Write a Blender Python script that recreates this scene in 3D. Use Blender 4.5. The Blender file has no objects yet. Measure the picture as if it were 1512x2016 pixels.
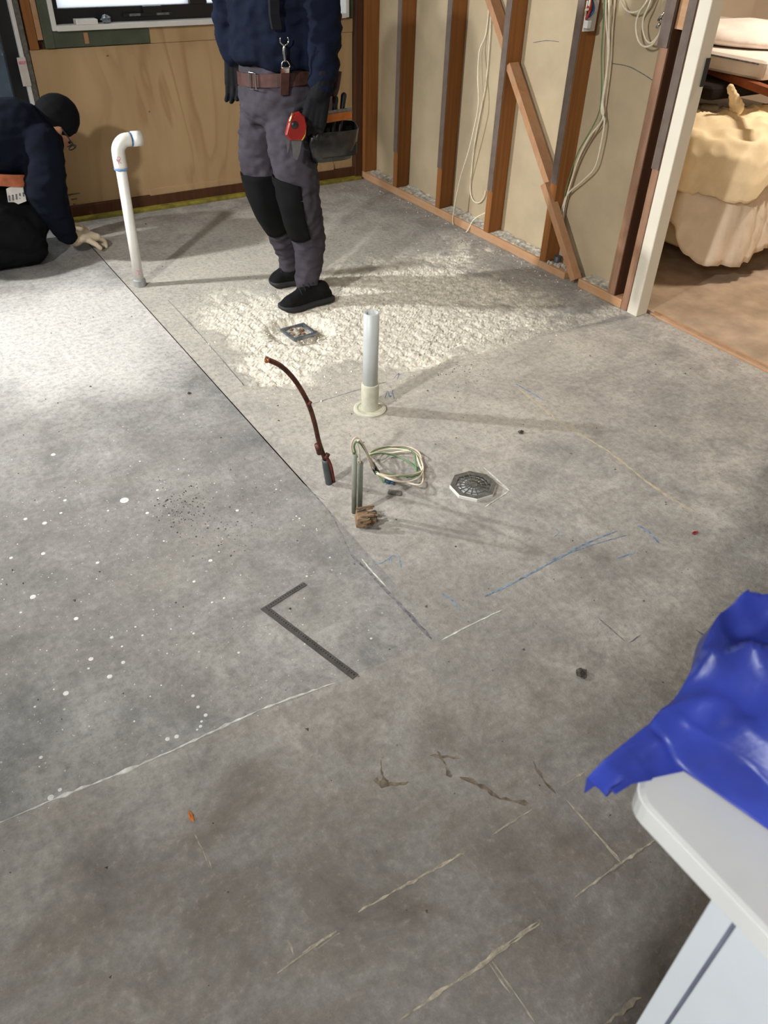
import bpy, bmesh, math, random
import numpy as np
from mathutils import Vector, Matrix, noise

# ------------------------------------------------------------------ camera
H = 1.55; FPX = 1540.0; PPX, PPY = 756.0, 1008.0
def _ray(x, y): return np.array([x-PPX, -(y-PPY), -FPX])
def _n(v): return v/np.linalg.norm(v)
_U, _S, _V = np.linalg.svd(np.stack([_n(_ray(3800, -118)), _n(_ray(-487, -262)), -_n(_ray(690, 2950))], 1))
RW = (_U @ _V).T                       # camera -> world
scene = bpy.context.scene
C = scene.collection
cam = bpy.data.objects.new('camera', bpy.data.cameras.new('camera')); C.objects.link(cam)
m4 = Matrix([list(RW[0])+[0], list(RW[1])+[0], list(RW[2])+[H], [0, 0, 0, 1]])
cam.matrix_world = m4
cam.data.sensor_fit = 'VERTICAL'; cam.data.sensor_height = 36; cam.data.sensor_width = 36
cam.data.lens = FPX*36/2016; cam.data.clip_start = .02
cam.data.dof.use_dof = True; cam.data.dof.focus_distance = 2.5; cam.data.dof.aperture_fstop = 7.5
scene.camera = cam
# ------------------------------------------------------------------ world, exposure
scene.view_settings.view_transform = 'Standard'; scene.view_settings.look = 'None'
scene.view_settings.exposure = 0.45; scene.view_settings.gamma = 1; scene.view_settings.use_curve_mapping = False
w = bpy.data.worlds.new('world'); scene.world = w; w.use_nodes = True
w.node_tree.nodes['Background'].inputs[0].default_value = (.88, .94, 1, 1)
w.node_tree.nodes['Background'].inputs[1].default_value = 2.5
LAMP_A = dict(pos=(-1.45, 1.25, 2.50), aim=(1.75, 3.0, 0), power=340, cone=74, blend=1.0, size=.07, col=(1, .985, .965))
LAMP_B = dict(pos=(-1.55, 4.55, 2.10), aim=(1.9, 2.5, 0), power=500, cone=75, blend=.9, size=.07, col=(.97, .99, 1))
FILL_P = 60; BED_P = 42

# ------------------------------------------------------------------ pixel -> place
def ray(px, py): return RW @ _ray(px, py)
def PZ(px, py, z=0.0):
    r = ray(px, py); t = (z-H)/r[2]; return Vector((r[0]*t, r[1]*t, z))
def PY(px, py, Y):
    r = ray(px, py); t = Y/r[1]; return Vector((r[0]*t, Y, H+r[2]*t))
def PX(px, py, X):
    r = ray(px, py); t = X/r[0]; return Vector((X, r[1]*t, H+r[2]*t))

# ------------------------------------------------------------------ object helpers
ORG = {}
def setp(o, label=None, cat=None, group=None, kind=None):
    if label: o['label'] = label
    if cat: o['category'] = cat
    if group: o['group'] = group
    if kind: o['kind'] = kind
    return o
def place(o, org, parent):
    org = Vector(org); ORG[o.name] = org
    if parent is not None:
        o.parent = parent; o.location = org-ORG[parent.name]
    else: o.location = org
def empty(name, loc, label=None, cat=None, group=None, kind=None, parent=None):
    o = bpy.data.objects.new(name, None); C.objects.link(o); o.empty_display_size = .05
    place(o, loc, parent); return setp(o, label, cat, group, kind)
def mobj(name, verts, faces, mat, parent=None, smooth=False, org=None):
    """mesh given in world coordinates, origin moved to its base"""
    vs = [Vector(v) for v in verts]
    if org is None:
        xs = [v.x for v in vs]; ys = [v.y for v in vs]; zs = [v.z for v in vs]
        org = Vector(((min(xs)+max(xs))/2, (min(ys)+max(ys))/2, min(zs)))
    org = Vector(org)
    me = bpy.data.meshes.new(name)
    me.from_pydata([tuple(v-org) for v in vs], [], faces); me.update()
    if smooth: me.polygons.foreach_set('use_smooth', [True]*len(me.polygons))
    if mat: me.materials.append(mat)
    o = bpy.data.objects.new(name, me); C.objects.link(o); place(o, org, parent)
    return o
class G:
    """collects geometry in world coordinates"""
    def __init__(s): s.v = []; s.f = []
    def add(s, vs, fs):
        b = len(s.v); s.v += [Vector(v) for v in vs]; s.f += [tuple(i+b for i in f) for f in fs]; return s
    def box(s, x0, x1, y0, y1, z0, z1):
        return s.add([(x0,y0,z0),(x1,y0,z0),(x1,y1,z0),(x0,y1,z0),(x0,y0,z1),(x1,y0,z1),(x1,y1,z1),(x0,y1,z1)],
                     [(3,2,1,0),(4,5,6,7),(0,1,5,4),(1,2,6,5),(2,3,7,6),(3,0,4,7)])
    def bar(s, a, b, w, d, up=(1,0,0)):
        """rectangular bar a->b, w across, d along 'up'"""
        a = Vector(a); b = Vector(b); t = (b-a).normalized(); u = Vector(up); u = (u-t*u.dot(t)).normalized(); n = t.cross(u)
        vs = []
        for p in (a, b):
            for su, sn in ((-1,-1),(1,-1),(1,1),(-1,1)): vs.append(p+u*su*d/2+n*sn*w/2)
        return s.add(vs, [(0,1,2,3),(7,6,5,4),(0,4,5,1),(1,5,6,2),(2,6,7,3),(3,7,4,0)])
    def rings(s, rings, cap=True):
        n = len(rings[0]); b = len(s.v)
        for r in rings: s.v += [Vector(p) for p in r]
        for i in range(len(rings)-1):
            for j in range(n):
                k = (j+1) % n
                s.f.append((b+i*n+j, b+i*n+k, b+(i+1)*n+k, b+(i+1)*n+j))
        if cap:
            s.f.append(tuple(b+j for j in reversed(range(n)))); e = b+(len(rings)-1)*n
            s.f.append(tuple(e+j for j in range(n)))
        return s
    def tube(s, pts, r, n=8, sub=4, cap=True):
        P, R = spline(pts, r, sub); rg = []
        t0 = (P[1]-P[0]).normalized(); u = t0.orthogonal().normalized()
        for i, p in enumerate(P):
            t = (P[min(i+1, len(P)-1)]-P[max(i-1, 0)]).normalized()
            u = (u-t*u.dot(t)); u = u.normalized() if u.length > 1e-6 else t.orthogonal().normalized()
            v = t.cross(u)
            rg.append([p+(u*math.cos(a)+v*math.sin(a))*R[i] for a in [2*math.pi*j/n for j in range(n)]])
        return s.rings(rg, cap)
    def capsule(s, chain, n=12):
        """chain of (point, radius): round ended tapered tube (closed)"""
        pts = [Vector(p) for p, r in chain]; rs = [r for p, r in chain]
        d0 = (pts[0]-pts[1]).normalized(); d1 = (pts[-1]-pts[-2]).normalized()
        P = []; R = []
        for a in (85, 60, 30): P.append(pts[0]+d0*rs[0]*math.sin(math.radians(a))); R.append(rs[0]*math.cos(math.radians(a)))
        Q, S = spline(pts, rs, 3); P += Q; R += S
        for a in (30, 60, 85): P.append(pts[-1]+d1*rs[-1]*math.sin(math.radians(a))); R.append(rs[-1]*math.cos(math.radians(a)))
        return s.tube(P, R, n, 1)
    def ell(s, c, ax, ay, az, n=14, m=9):
        c = Vector(c); ax, ay, az = Vector(ax), Vector(ay), Vector(az); rg = []
        for i in range(m):
            ph = math.pi*(-.5+(i+.15)/(m-1+.3)); 
            rg.append([c+az*math.sin(ph)+(ax*math.cos(t)+ay*math.sin(t))*math.cos(ph) for t in [2*math.pi*j/n for j in range(n)]])
        return s.rings(rg)
    def cyl(s, a, b, r0, r1=None, n=20):
        return s.tube([a, b], [r0, r0 if r1 is None else r1], n, 1)
    def lathe(s, c, prof, n=24):
        c = Vector(c)
        return s.rings([[c+Vector((r*math.cos(t), r*math.sin(t), z)) for t in [2*math.pi*j/n for j in range(n)]] for r, z in prof], True)
    def obj(s, name, mat, parent=None, smooth=False, bevel=0, org=None, seg=2):
        o = mobj(name, s.v, s.f, mat, parent, smooth, org)
        if bevel:
            bm = bmesh.new(); bm.from_mesh(o.data)
            bmesh.ops.bevel(bm, geom=bm.edges[:], offset=bevel, segments=seg, affect='EDGES', profile=.6)
            bm.to_mesh(o.data); bm.free()
        return o
def spline(pts, r, sub):
    pts = [Vector(p) for p in pts]; rs = list(r) if hasattr(r, '__len__') else [r]*len(pts)
    if sub <= 1 or len(pts) < 3: return pts, rs
    P = []; R = []
    for i in range(len(pts)-1):
        p0, p1, p2, p3 = pts[max(i-1, 0)], pts[i], pts[i+1], pts[min(i+2, len(pts)-1)]
        for k in range(sub):
            t = k/sub
            P.append(.5*((2*p1)+(p2-p0)*t+(2*p0-5*p1+4*p2-p3)*t*t+(3*p1-p0-3*p2+p3)*t**3))
            R.append(rs[i]*(1-t)+rs[i+1]*t)
    P.append(pts[-1]); R.append(rs[-1]); return P, R
def thicken(o, t):
    m = o.modifiers.new('thickness', 'SOLIDIFY'); m.thickness = t; m.offset = 0
def box(name, x0, x1, y0, y1, z0, z1, mat, parent=None, bevel=0, **k):
    o = G().box(x0, x1, y0, y1, z0, z1).obj(name, mat, parent, bevel=bevel); return setp(o, **k)
def blob(name, g, mat, parent=None, voxel=.012, it=4, disp=None, fac=.6):
    """fuses the closed pieces of g into one continuous surface"""
    o = g.obj(name, mat, None); org = ORG[o.name].copy()
    md = o.modifiers.new('r', 'REMESH'); md.mode = 'VOXEL'; md.voxel_size = voxel; md.use_smooth_shade = True
    sm = o.modifiers.new('s', 'SMOOTH'); sm.iterations = it; sm.factor = fac
    dg = bpy.context.evaluated_depsgraph_get(); ev = o.evaluated_get(dg)
    me = bpy.data.meshes.new_from_object(ev); o.modifiers.clear()
    old = o.data; o.data = me; bpy.data.meshes.remove(old)
    if not me.materials: me.materials.append(mat)
    if disp:
        nor = [v.normal.copy() for v in me.vertices]
        for v, n in zip(me.vertices, nor): v.co += n*disp(v.co+org, n)
    me.polygons.foreach_set('use_smooth', [True]*len(me.polygons))
    if parent is not None: place(o, org, parent)
    return o

# ------------------------------------------------------------------ materials
def lin(c): return tuple((v/255/12.92 if v/255 <= .04045 else ((v/255+.055)/1.055)**2.4) for v in c)
def rgba(c): return (*lin(c), 1)
class NT:
    def __init__(s, name):
        s.m = bpy.data.materials.new(name); s.m.use_nodes = True; s.t = s.m.node_tree; s.b = s.t.nodes['Principled BSDF']
    def n(s, typ, **k):
        x = s.t.nodes.new(typ)
        for a, b in k.items():
            if a in x.inputs.keys(): x.inputs[a].default_value = b
            else: setattr(x, a, b)
        return x
    def l(s, a, b): s.t.links.new(a, b)
    def coord(s, world=False, scale=(1, 1, 1), rot=(0, 0, 0)):
        mp = s.n('ShaderNodeMapping'); mp.inputs['Scale'].default_value = scale; mp.inputs['Rotation'].default_value = rot
        if world: s.l(s.n('ShaderNodeNewGeometry').outputs['Position'], mp.inputs[0])
        else: s.l(s.n('ShaderNodeTexCoord').outputs['Object'], mp.inputs[0])
        return mp.outputs[0]
    def noise(s, vec, scale, detail=4, rough=.55, dist=0):
        x = s.n('ShaderNodeTexNoise'); s.l(vec, x.inputs['Vector'])
        x.inputs['Scale'].default_value = scale; x.inputs['Detail'].default_value = detail
        x.inputs['Roughness'].default_value = rough; x.inputs['Distortion'].default_value = dist
        return x.outputs['Fac']
    def ramp(s, fac, stops, interp='LINEAR'):
        x = s.n('ShaderNodeValToRGB'); x.color_ramp.interpolation = interp; e = x.color_ramp.elements
        while len(e) < len(stops): e.new(.5)
        for i, (p, c) in enumerate(stops):
            e[i].position = p; e[i].color = c if len(c) == 4 else rgba(c)
        s.l(fac, x.inputs[0]); return x.outputs[0]
    def mix(s, fac, a, b, mode='MIX'):
        x = s.n('ShaderNodeMix'); x.data_type = 'RGBA'; x.blend_type = mode
        for sock, v in ((x.inputs[0], fac), (x.inputs[6], a), (x.inputs[7], b)):
            if hasattr(v, 'is_output'): s.l(v, sock)
            elif isinstance(v, (int, float)): sock.default_value = v
            else: sock.default_value = v if len(v) == 4 else rgba(v)
        return x.outputs[2]
    def math(s, op, a, b=0, c=0):
        x = s.n('ShaderNodeMath'); x.operation = op
        for i, v in enumerate((a, b, c)):
            if hasattr(v, 'is_output'): s.l(v, x.inputs[i])
            else: x.inputs[i].default_value = v
        return x.outputs[0]
    def bump(s, h, strength=.3, dist=.01):
        x = s.n('ShaderNodeBump'); x.inputs['Strength'].default_value = strength; x.inputs['Distance'].default_value = dist
        s.l(h, x.inputs['Height']); s.l(x.outputs[0], s.b.inputs['Normal'])
    def out(s, col=None, rough=.6, metal=0, spec=.5):
        if col is not None:
            if hasattr(col, 'is_output'): s.l(col, s.b.inputs['Base Color'])
            else: s.b.inputs['Base Color'].default_value = rgba(col)
        s.b.inputs['Roughness'].default_value = rough; s.b.inputs['Metallic'].default_value = metal
        s.b.inputs['Specular IOR Level'].default_value = spec
        return s.m
def plain(name, col, rough=.6, metal=0, var=.15, scale=12, bump=.1, bscale=60, spec=.5):
    t = NT(name); v = t.coord(); f = t.noise(v, scale, 5)
    dark = tuple(c*(1-var) for c in col); lite = tuple(min(255, c*(1+var)) for c in col)
    c = t.ramp(f, [(.3, dark), (.7, lite)])
    if bump: t.bump(t.noise(v, bscale, 4), bump, .004)
    return t.out(c, rough, metal, spec)
def wood(name, a, b, axis=2, rough=.65, knots=True, fine=1.0, dust=0):
    t = NT(name); sc = [26*fine]*3; sc[axis] = 1.1
    v = t.coord(scale=tuple(sc)); f = t.noise(v, 1.0, 5, .6, 1.2)
    sc2 = [3.0]*3; sc2[axis] = .5; g = t.noise(t.coord(scale=tuple(sc2)), 1.5, 3)
    c = t.ramp(f, [(.28, a), (.72, b)])
    c = t.mix(t.math('MULTIPLY', g, .35), c, tuple(x*.72 for x in a))
    if dust: c = t.mix(t.math('MULTIPLY', t.noise(t.coord(), 14, 4), dust), c, (196, 186, 168))
    t.bump(f, .2, .003); return t.out(c, rough, spec=.3)
def plywood(name):
    t = NT(name); v = t.coord(world=True, scale=(1.9, 1, .42))
    warp = t.noise(v, 1.3, 3, .5, .6)
    rings_ = t.math('FRACT', t.math('MULTIPLY', warp, 9.0))       # contour lines of a stretched noise: peeled veneer figure
    fine = t.noise(t.coord(world=True, scale=(110, 110, 4)), 1, 4)
    amt = t.ramp(t.noise(t.coord(world=True, scale=(1.2, 1, .3)), 1.6, 2), [(.46, (0, 0, 0)), (.66, (255, 255, 255))])
    c = t.ramp(t.noise(v, 2.2, 3), [(.3, (192, 164, 124)), (.7, (174, 145, 106))])
    c = t.mix(t.math('MULTIPLY', t.math('MULTIPLY', t.ramp(rings_, [(.0, (255, 255, 255)), (.35, (0, 0, 0)), (.85, (0, 0, 0)), (1, (255, 255, 255))]), amt), .55), c, (146, 110, 72))
    c = t.mix(t.math('MULTIPLY', fine, .25), c, (168, 134, 94))
    t.bump(fine, .12, .002); return t.out(c, .62, spec=.3)
def concrete(name, base, dark, warm, warm_amt, speck=.4, dust_stain_lit=(), bump=.5, spots=0, chip=None):
    t = NT(name); v = t.coord(world=True)
    big = t.noise(v, 1.4, 6, .62, .6); mid = t.noise(v, 6, 8, .68, .4); fin = t.noise(v, 45, 6, .75); fin2 = t.noise(v, 150, 3, .7)
    def k(f, c): return tuple(min(255, x*f) for x in c)
    W = (255, 255, 255); B = (0, 0, 0)
    c = t.ramp(mid, [(.28, k(.72, base)), (.72, k(1.17, base))])
    c = t.mix(t.math('MULTIPLY', t.ramp(big, [(.40, B), (.66, W)]), .9), c, t.mix(.6, c, dark))
    wm = t.noise(t.coord(world=True, rot=(0, 0, .7)), 2.1, 7, .65, .5)
    c = t.mix(t.math('MULTIPLY', t.ramp(wm, [(.42, B), (.70, W)]), warm_amt), c, warm)
    sp = t.n('ShaderNodeSeparateXYZ'); t.l(v, sp.inputs[0])
    for pc, x0, y0, rx, ry, amt, *alt in dust_stain_lit:  # noisy ellipses: dust, stains, and lit floor painted into the colour
        dx = t.math('DIVIDE', t.math('SUBTRACT', sp.outputs[0], x0), rx); dy = t.math('DIVIDE', t.math('SUBTRACT', sp.outputs[1], y0), ry)
        d = t.math('ADD', t.math('MULTIPLY', dx, dx), t.math('MULTIPLY', dy, dy))
        d = t.math('ADD', d, t.math('MULTIPLY', t.math('SUBTRACT', t.noise(v, 2.6, 7, .65), .5), 2.0))
        dc = t.mix(t.math('MULTIPLY', mid, .5), pc, k(.74, pc))
        if alt:
            bl = t.ramp(t.noise(t.coord(world=True, scale=(1, 1.25, 1), rot=(0, 0, .4)), 3.4, 8, .7, .5), [(.40, B), (.62, W)])
            dc = t.mix(bl, dc, t.ramp(mid, [(.3, k(.84, alt[0])), (.7, k(1.12, alt[0]))]))
        c = t.mix(t.math('MULTIPLY', t.ramp(d, [(.15, W), (1.1, B)]), amt), c, dc)
    # scuffs in two directions, fine grain, specks and pits
    for sc, rot in (((46, 4, 1), -.5), ((5, 60, 1), .35)):
        st = t.noise(t.coord(world=True, scale=sc, rot=(0, 0, rot)), 1.0, 6, .75)
        c = t.mix(t.math('MULTIPLY', t.ramp(st, [(.56, B), (.74, W)]), .30), c, k(.66, base))
    c = t.mix(t.math('MULTIPLY', t.ramp(fin, [(.35, W), (.55, B)]), .45), c, k(.62, base))
    c = t.mix(t.math('MULTIPLY', t.ramp(fin, [(.56, B), (.75, W)]), .30), c, k(1.22, base))
    c = t.mix(t.math('MULTIPLY', t.ramp(fin2, [(.62, B), (.72, W)]), speck), c, k(.5, base))
    c = t.mix(t.math('MULTIPLY', t.ramp(t.noise(v, 26, 4, .6), [(.66, B), (.73, W)]), speck*.8), c, k(.55, base))
    if spots: c = t.mix(t.math('MULTIPLY', t.ramp(t.noise(v, 95, 2, .4), [(.70, B), (.75, W)]), spots), c, (214, 211, 203))
    h = t.math('ADD', t.math('MULTIPLY', mid, 1.0), t.math('MULTIPLY', fin, .7))
    if chip:
        at = t.n('ShaderNodeAttribute'); at.attribute_name = 'chip'
        f = t.math('ADD', at.outputs['Fac'], t.math('MULTIPLY', t.math('SUBTRACT', t.noise(v, 14, 6, .75), .5), 1.5))
        f = t.ramp(f, [(.30, B), (.85, W)])
        f = t.math('MULTIPLY', f, t.ramp(at.outputs['Fac'], [(.0, B), (.12, W)]))
        cc = t.ramp(t.noise(v, 38, 6, .7), [(.3, k(.78, chip)), (.62, k(1.07, chip))])
        c = t.mix(f, c, cc)
    t.bump(h, bump, .012)
    return t.out(c, .85, spec=.2)
def cloth(name, col, var=.1, rough=.9, weave=700, spec=.1):
    t = NT(name); v = t.coord(); f = t.noise(v, 9, 4)
    c = t.ramp(f, [(.3, tuple(x*(1-var) for x in col)), (.7, tuple(min(255, x*(1+var)) for x in col))])
    t.bump(t.noise(v, weave, 2), .25, .0012); t.b.inputs['Sheen Weight'].default_value = .0
    return t.out(c, rough, spec=spec)

MT = {}
MT['slab_a'] = concrete('slab_grey', (150, 148, 144), (112, 112, 112), (166, 155, 140), .4, .4,
    [((224, 220, 213), .5, 3.4, 1.15, .72, .85), ((140, 136, 130), .2, 1.9, 1.0, .6, .6, (116, 112, 108))], .5, .5)  # pale ellipse: dust, whitened and sized to paint the brightly lit floor
MT['slab_b'] = concrete('slab_dusty', (171, 166, 159), (138, 134, 129), (177, 167, 153), .35, .35,
    [((206, 199, 185), 1.65, 3.1, 1.2, 1.55, .85), ((150, 145, 138), .3, .2, 1.5, 1.15, .88, (114, 102, 92)), ((150, 146, 140), 1.0, 1.15, .35, .3, .6)], .55, 0, (226, 219, 203))  # first ellipse: cream dust, stretched back to paint out shade on the far floor
MT['joint'] = plain('joint_dirt', (48, 46, 44), .95)
MT['mortar'] = plain('old_mortar', (160, 149, 131), .95, 0, .25, 40, .6, 200)
MT['mortar_w'] = plain('pale_mortar', (186, 184, 176), .95, 0, .2, 40, .6, 200)
MT['chalk'] = plain('blue_marker', (102, 122, 142), .9, 0, .3, 60, 0)
MT['grey_mark'] = plain('grey_pencil', (104, 102, 104), .9, 0, .3, 60, 0)
MT['tile_mark'] = plain('yellow_line', (172, 160, 136), .95, 0, .1, 40, .3)
MT['carpet'] = plain('tan_carpet', (172, 150, 128), .98, 0, .1, 8, .6, 500, .05)
MT['ply'] = plywood('plywood_face')
MT['stud'] = wood('stud_pine', (128, 80, 40), (162, 106, 54), 2)
MT['stud_old'] = wood('stud_weathered', (128, 84, 58), (170, 122, 88), 2, dust=.25)
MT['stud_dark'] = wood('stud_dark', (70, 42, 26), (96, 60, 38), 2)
MT['strip'] = wood('dark_residue', (74, 56, 50), (98, 78, 70), 2, dust=.25)
MT['plate'] = wood('plate_pine', (176, 118, 66), (206, 150, 96), 1, dust=.5)
MT['brace'] = wood('brace_pine', (160, 104, 58), (188, 132, 80), 2, dust=.35)
MT['gyp'] = plain('plasterboard_back', (180, 163, 134), .85, 0, .06, 3, .15, 40, .2)
MT['white_paint'] = plain('cream_gloss_paint', (224, 216, 198), .32, 0, .02, 6, .05, 20)
MT['wall_paint'] = plain('wall_paint', (196, 188, 176), .8, 0, .03, 3, .1, 60)
MT['bed_wall'] = plain('bedroom_paint', (238, 224, 206), .7, 0, .02, 3, .05, 60)
MT['green'] = plain('green_timber', (72, 78, 62), .7, 0, .1, 10, .2)
MT['black_al'] = plain('black_aluminium', (22, 23, 26), .35, 0, .1, 8, .02)
MT['white_al'] = plain('white_frame', (218, 216, 212), .45, 0, .03, 8, .02)
MT['yellow'] = plain('yellow_strip', (128, 118, 44), .6, 0, .25, 20, .2)
MT['pvc'] = plain('white_pvc', (216, 214, 206), .38, 0, .03, 10, .02)
MT['pvc_old'] = plain('cream_pvc', (190, 187, 168), .5, 0, .08, 20, .1)
MT['pvc_grey'] = plain('pale_grey_pvc', (178, 181, 178), .42, 0, .03, 10, .02)
MT['ring_grey'] = plain('grey_pvc_ring', (140, 142, 140), .5, 0, .1, 20, .1)
MT['primer'] = plain('pink_primer', (206, 132, 146), .6, 0, .3, 80, 0)
MT['blue_glue'] = plain('blue_glue', (96, 136, 190), .5, 0, .2, 80, 0)
MT['conduit'] = plain('grey_conduit', (126, 128, 114), .55, 0, .08, 20, .1)
MT['conduit_d'] = plain('dark_conduit', (70, 74, 76), .5, 0, .1, 20, .1)
MT['copper'] = plain('tarnished_copper', (84, 52, 42), .5, .6, .35, 30, .25, 90)
MT['copper_b'] = plain('bright_copper', (214, 140, 96), .25, 1, .15, 30, .05)
MT['rust'] = plain('red_oxide', (98, 44, 36), .7, .2, .3, 30, .3)
MT['cable_w'] = plain('white_cable', (224, 214, 190), .45, 0, .05, 20, .02)
MT['cable_p'] = plain('pinkish_cable', (204, 184, 160), .5, 0, .08, 20, .02)
MT['cable_g'] = plain('green_cable', (92, 124, 82), .5, 0, .1, 20, .02)
MT['tape'] = plain('black_tape', (30, 31, 36), .4, 0, .2, 20, .1)
MT['blue_cap'] = plain('dark_blue_cap', (38, 70, 96), .4, 0, .2, 20, .1)
MT['steel'] = plain('dull_steel', (112, 110, 108), .45, .75, .12, 40, .05)
MT['ink'] = plain('etched_black', (22, 22, 24), .7, 0, 0, 10, 0)
MT['chrome'] = plain('chrome', (200, 198, 192), .2, 1, .05, 20, 0)
MT['galv'] = plain('galvanised', (120, 126, 130), .4, .6, .2, 60, .1)
MT['grate'] = plain('grate_grey', (104, 102, 96), .4, .35, .2, 60, .1)
MT['splinter'] = wood('splintered_timber', (84, 64, 48), (172, 140, 106), 0, fine=2)
MT['navy'] = cloth('navy_fleece', (17, 22, 37), .15)
MT['navy_d'] = cloth('dark_navy_jumper', (13, 16, 27), .15)
MT['trouser'] = cloth('charcoal_trouser', (62, 58, 64), .12)
MT['black_cloth'] = cloth('black_patch', (17, 17, 18), .2)
MT['black_trouser'] = cloth('black_trouser', (17, 17, 19), .2)
MT['glove'] = cloth('black_glove', (24, 24, 26), .2, .8)
MT['glove_w'] = cloth('cream_knit_glove', (206, 190, 164), .12, .95, 300)
MT['red_dip'] = plain('red_glove_dip', (150, 40, 40), .6, 0, .2, 30, .1)
MT['shoe'] = cloth('black_shoe', (20, 20, 21), .15, .75)
MT['sole'] = plain('black_sole', (30, 30, 31), .7, 0, .15, 20, .1)
MT['lace'] = cloth('black_lace', (38, 38, 40), .1)
MT['belt'] = plain('brown_leather', (66, 38, 32), .5, 0, .2, 30, .2)
MT['belt_o'] = plain('orange_leather', (160, 86, 50), .55, 0, .15, 30, .2)
MT['strap'] = cloth('black_webbing', (28, 28, 32), .1)
MT['skin'] = plain('skin', (172, 122, 96), .55, 0, .06, 20, .1)
MT['hair'] = plain('dark_hair', (18, 15, 14), .6, 0, .3, 60, .4, 200)
MT['beanie'] = cloth('black_beanie', (16, 16, 18), .2)
MT['leather'] = plain('worn_black_leather', (24, 23, 22), .3, 0, .7, 26, .5, 40)
MT['leather_d'] = plain('black_leather_inside', (12, 12, 12), .7)
MT['red'] = plain('red_plastic', (140, 26, 22), .35, 0, .1, 20, .03)
MT['tip_grey'] = plain('grey_metal_jaw', (96, 96, 98), .5, 0, .1, 20, .05)
MT['yel_pl'] = plain('yellow_plastic', (206, 168, 40), .4, 0, .1, 20, 0)
MT['orange_w'] = plain('orange_handle', (190, 108, 40), .5, 0, .15, 20, .05)
MT['bench'] = plain('off_white_benchtop', (212, 210, 207), .28, 0, .02, 9, .02)
MT['bench_e'] = plain('white_bench_edge', (246, 245, 241), .3, 0, .02, 9, .02)
MT['cab'] = plain('white_cabinet', (240, 245, 250), .25, 0, .01, 9, .0)
MT['cab_gap'] = plain('cabinet_gap', (120, 124, 140), .8)
def plastic(name, col):
    t = NT(name); v = t.coord(); f = t.noise(v, 12, 4)
    t.l(t.ramp(f, [(.3, tuple(x*.85 for x in col)), (.7, tuple(min(255, x*1.15) for x in col))]), t.b.inputs['Base Color'])
    t.b.inputs['Roughness'].default_value = .36; t.b.inputs['Specular IOR Level'].default_value = .35
    t.bump(t.noise(v, 40, 3), .2, .004); return t.m
MT['blue'] = plastic('blue_plastic_sheet', (52, 66, 158))
MT['sheet_w'] = cloth('white_dust_sheet', (232, 214, 190), .04, .9, 300)
MT['sheet_c'] = cloth('cream_dust_sheet', (240, 219, 180), .05, .9, 300)
MT['valance'] = cloth('beige_bed_base', (206, 186, 154), .05)
MT['mattress'] = cloth('white_mattress', (236, 224, 214), .03)
MT['dark_bag'] = cloth('dark_brown_bag', (34, 28, 26), .2)
MT['rail'] = wood('red_brown_rail', (130, 66, 38), (160, 88, 52), 0)
MT['paper'] = plain('white_paper', (206, 198, 190), .8, 0, .05, 20, 0)
MT['rubble'] = plain('grey_rubble', (170, 164, 152), .95, 0, .3, 30, .5)
MT['crumb_d'] = plain('dark_crumbs', (76, 70, 64), .95, 0, .4, 60, .3)
MT['crumb_l'] = plain('pale_crumbs', (214, 205, 186), .95, 0, .15, 60, .3)
MT['paintspot'] = plain('dried_paint', (208, 206, 198), .6, 0, .06, 60, 0)
MT['ext'] = plain('outside_grey', (66, 72, 80), .8, 0, .25, 2, .1)
MT['paving'] = plain('outside_paving', (120, 118, 114), .9)
MT['wire_r'] = plain('red_wire', (168, 30, 40), .45); MT['wire_b'] = plain('blue_wire', (34, 84, 150), .45)
def glassmat(name, col, rough, trans):
    t = NT(name); t.b.inputs['Base Color'].default_value = rgba(col); t.b.inputs['Roughness'].default_value = rough
    t.b.inputs['Transmission Weight'].default_value = trans; t.b.inputs['IOR'].default_value = 1.45
    t.bump(t.noise(t.coord(), 3, 2), .02, .003); return t.m
MT['glass'] = glassmat('door_glass', (225, 235, 240), .02, 1)
def frosted():
    t = NT('frosted_pane'); tr = t.n('ShaderNodeBsdfTranslucent'); tr.inputs[0].default_value = (.95, .96, .97, 1)
    mx = t.n('ShaderNodeMixShader'); mx.inputs[0].default_value = .85
    t.out((240, 240, 240), .3); t.bump(t.noise(t.coord(), 40, 2), .05, .002)
    t.l(t.b.outputs[0], mx.inputs[1]); t.l(tr.outputs[0], mx.inputs[2])
    t.l(mx.outputs[0], t.t.nodes['Material Output'].inputs[0]); return t.m
MT['frost'] = frosted()
def emis(name, col, s):
    t = NT(name); t.b.inputs['Emission Color'].default_value = (*col, 1); t.b.inputs['Emission Strength'].default_value = s
    t.b.inputs['Base Color'].default_value = (.9, .9, .9, 1); return t.m

rnd = random.Random(7)
# ================================================================== THE SETTING
XW = 2.89            # room face of the stud wall
XG = 2.985           # plasterboard between the studs
YB = 4.87            # face of the plywood
CEIL = 2.65
YJ = 1.098           # joint between the rear slabs and the front slab
XJ = .919            # saw cut
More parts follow.
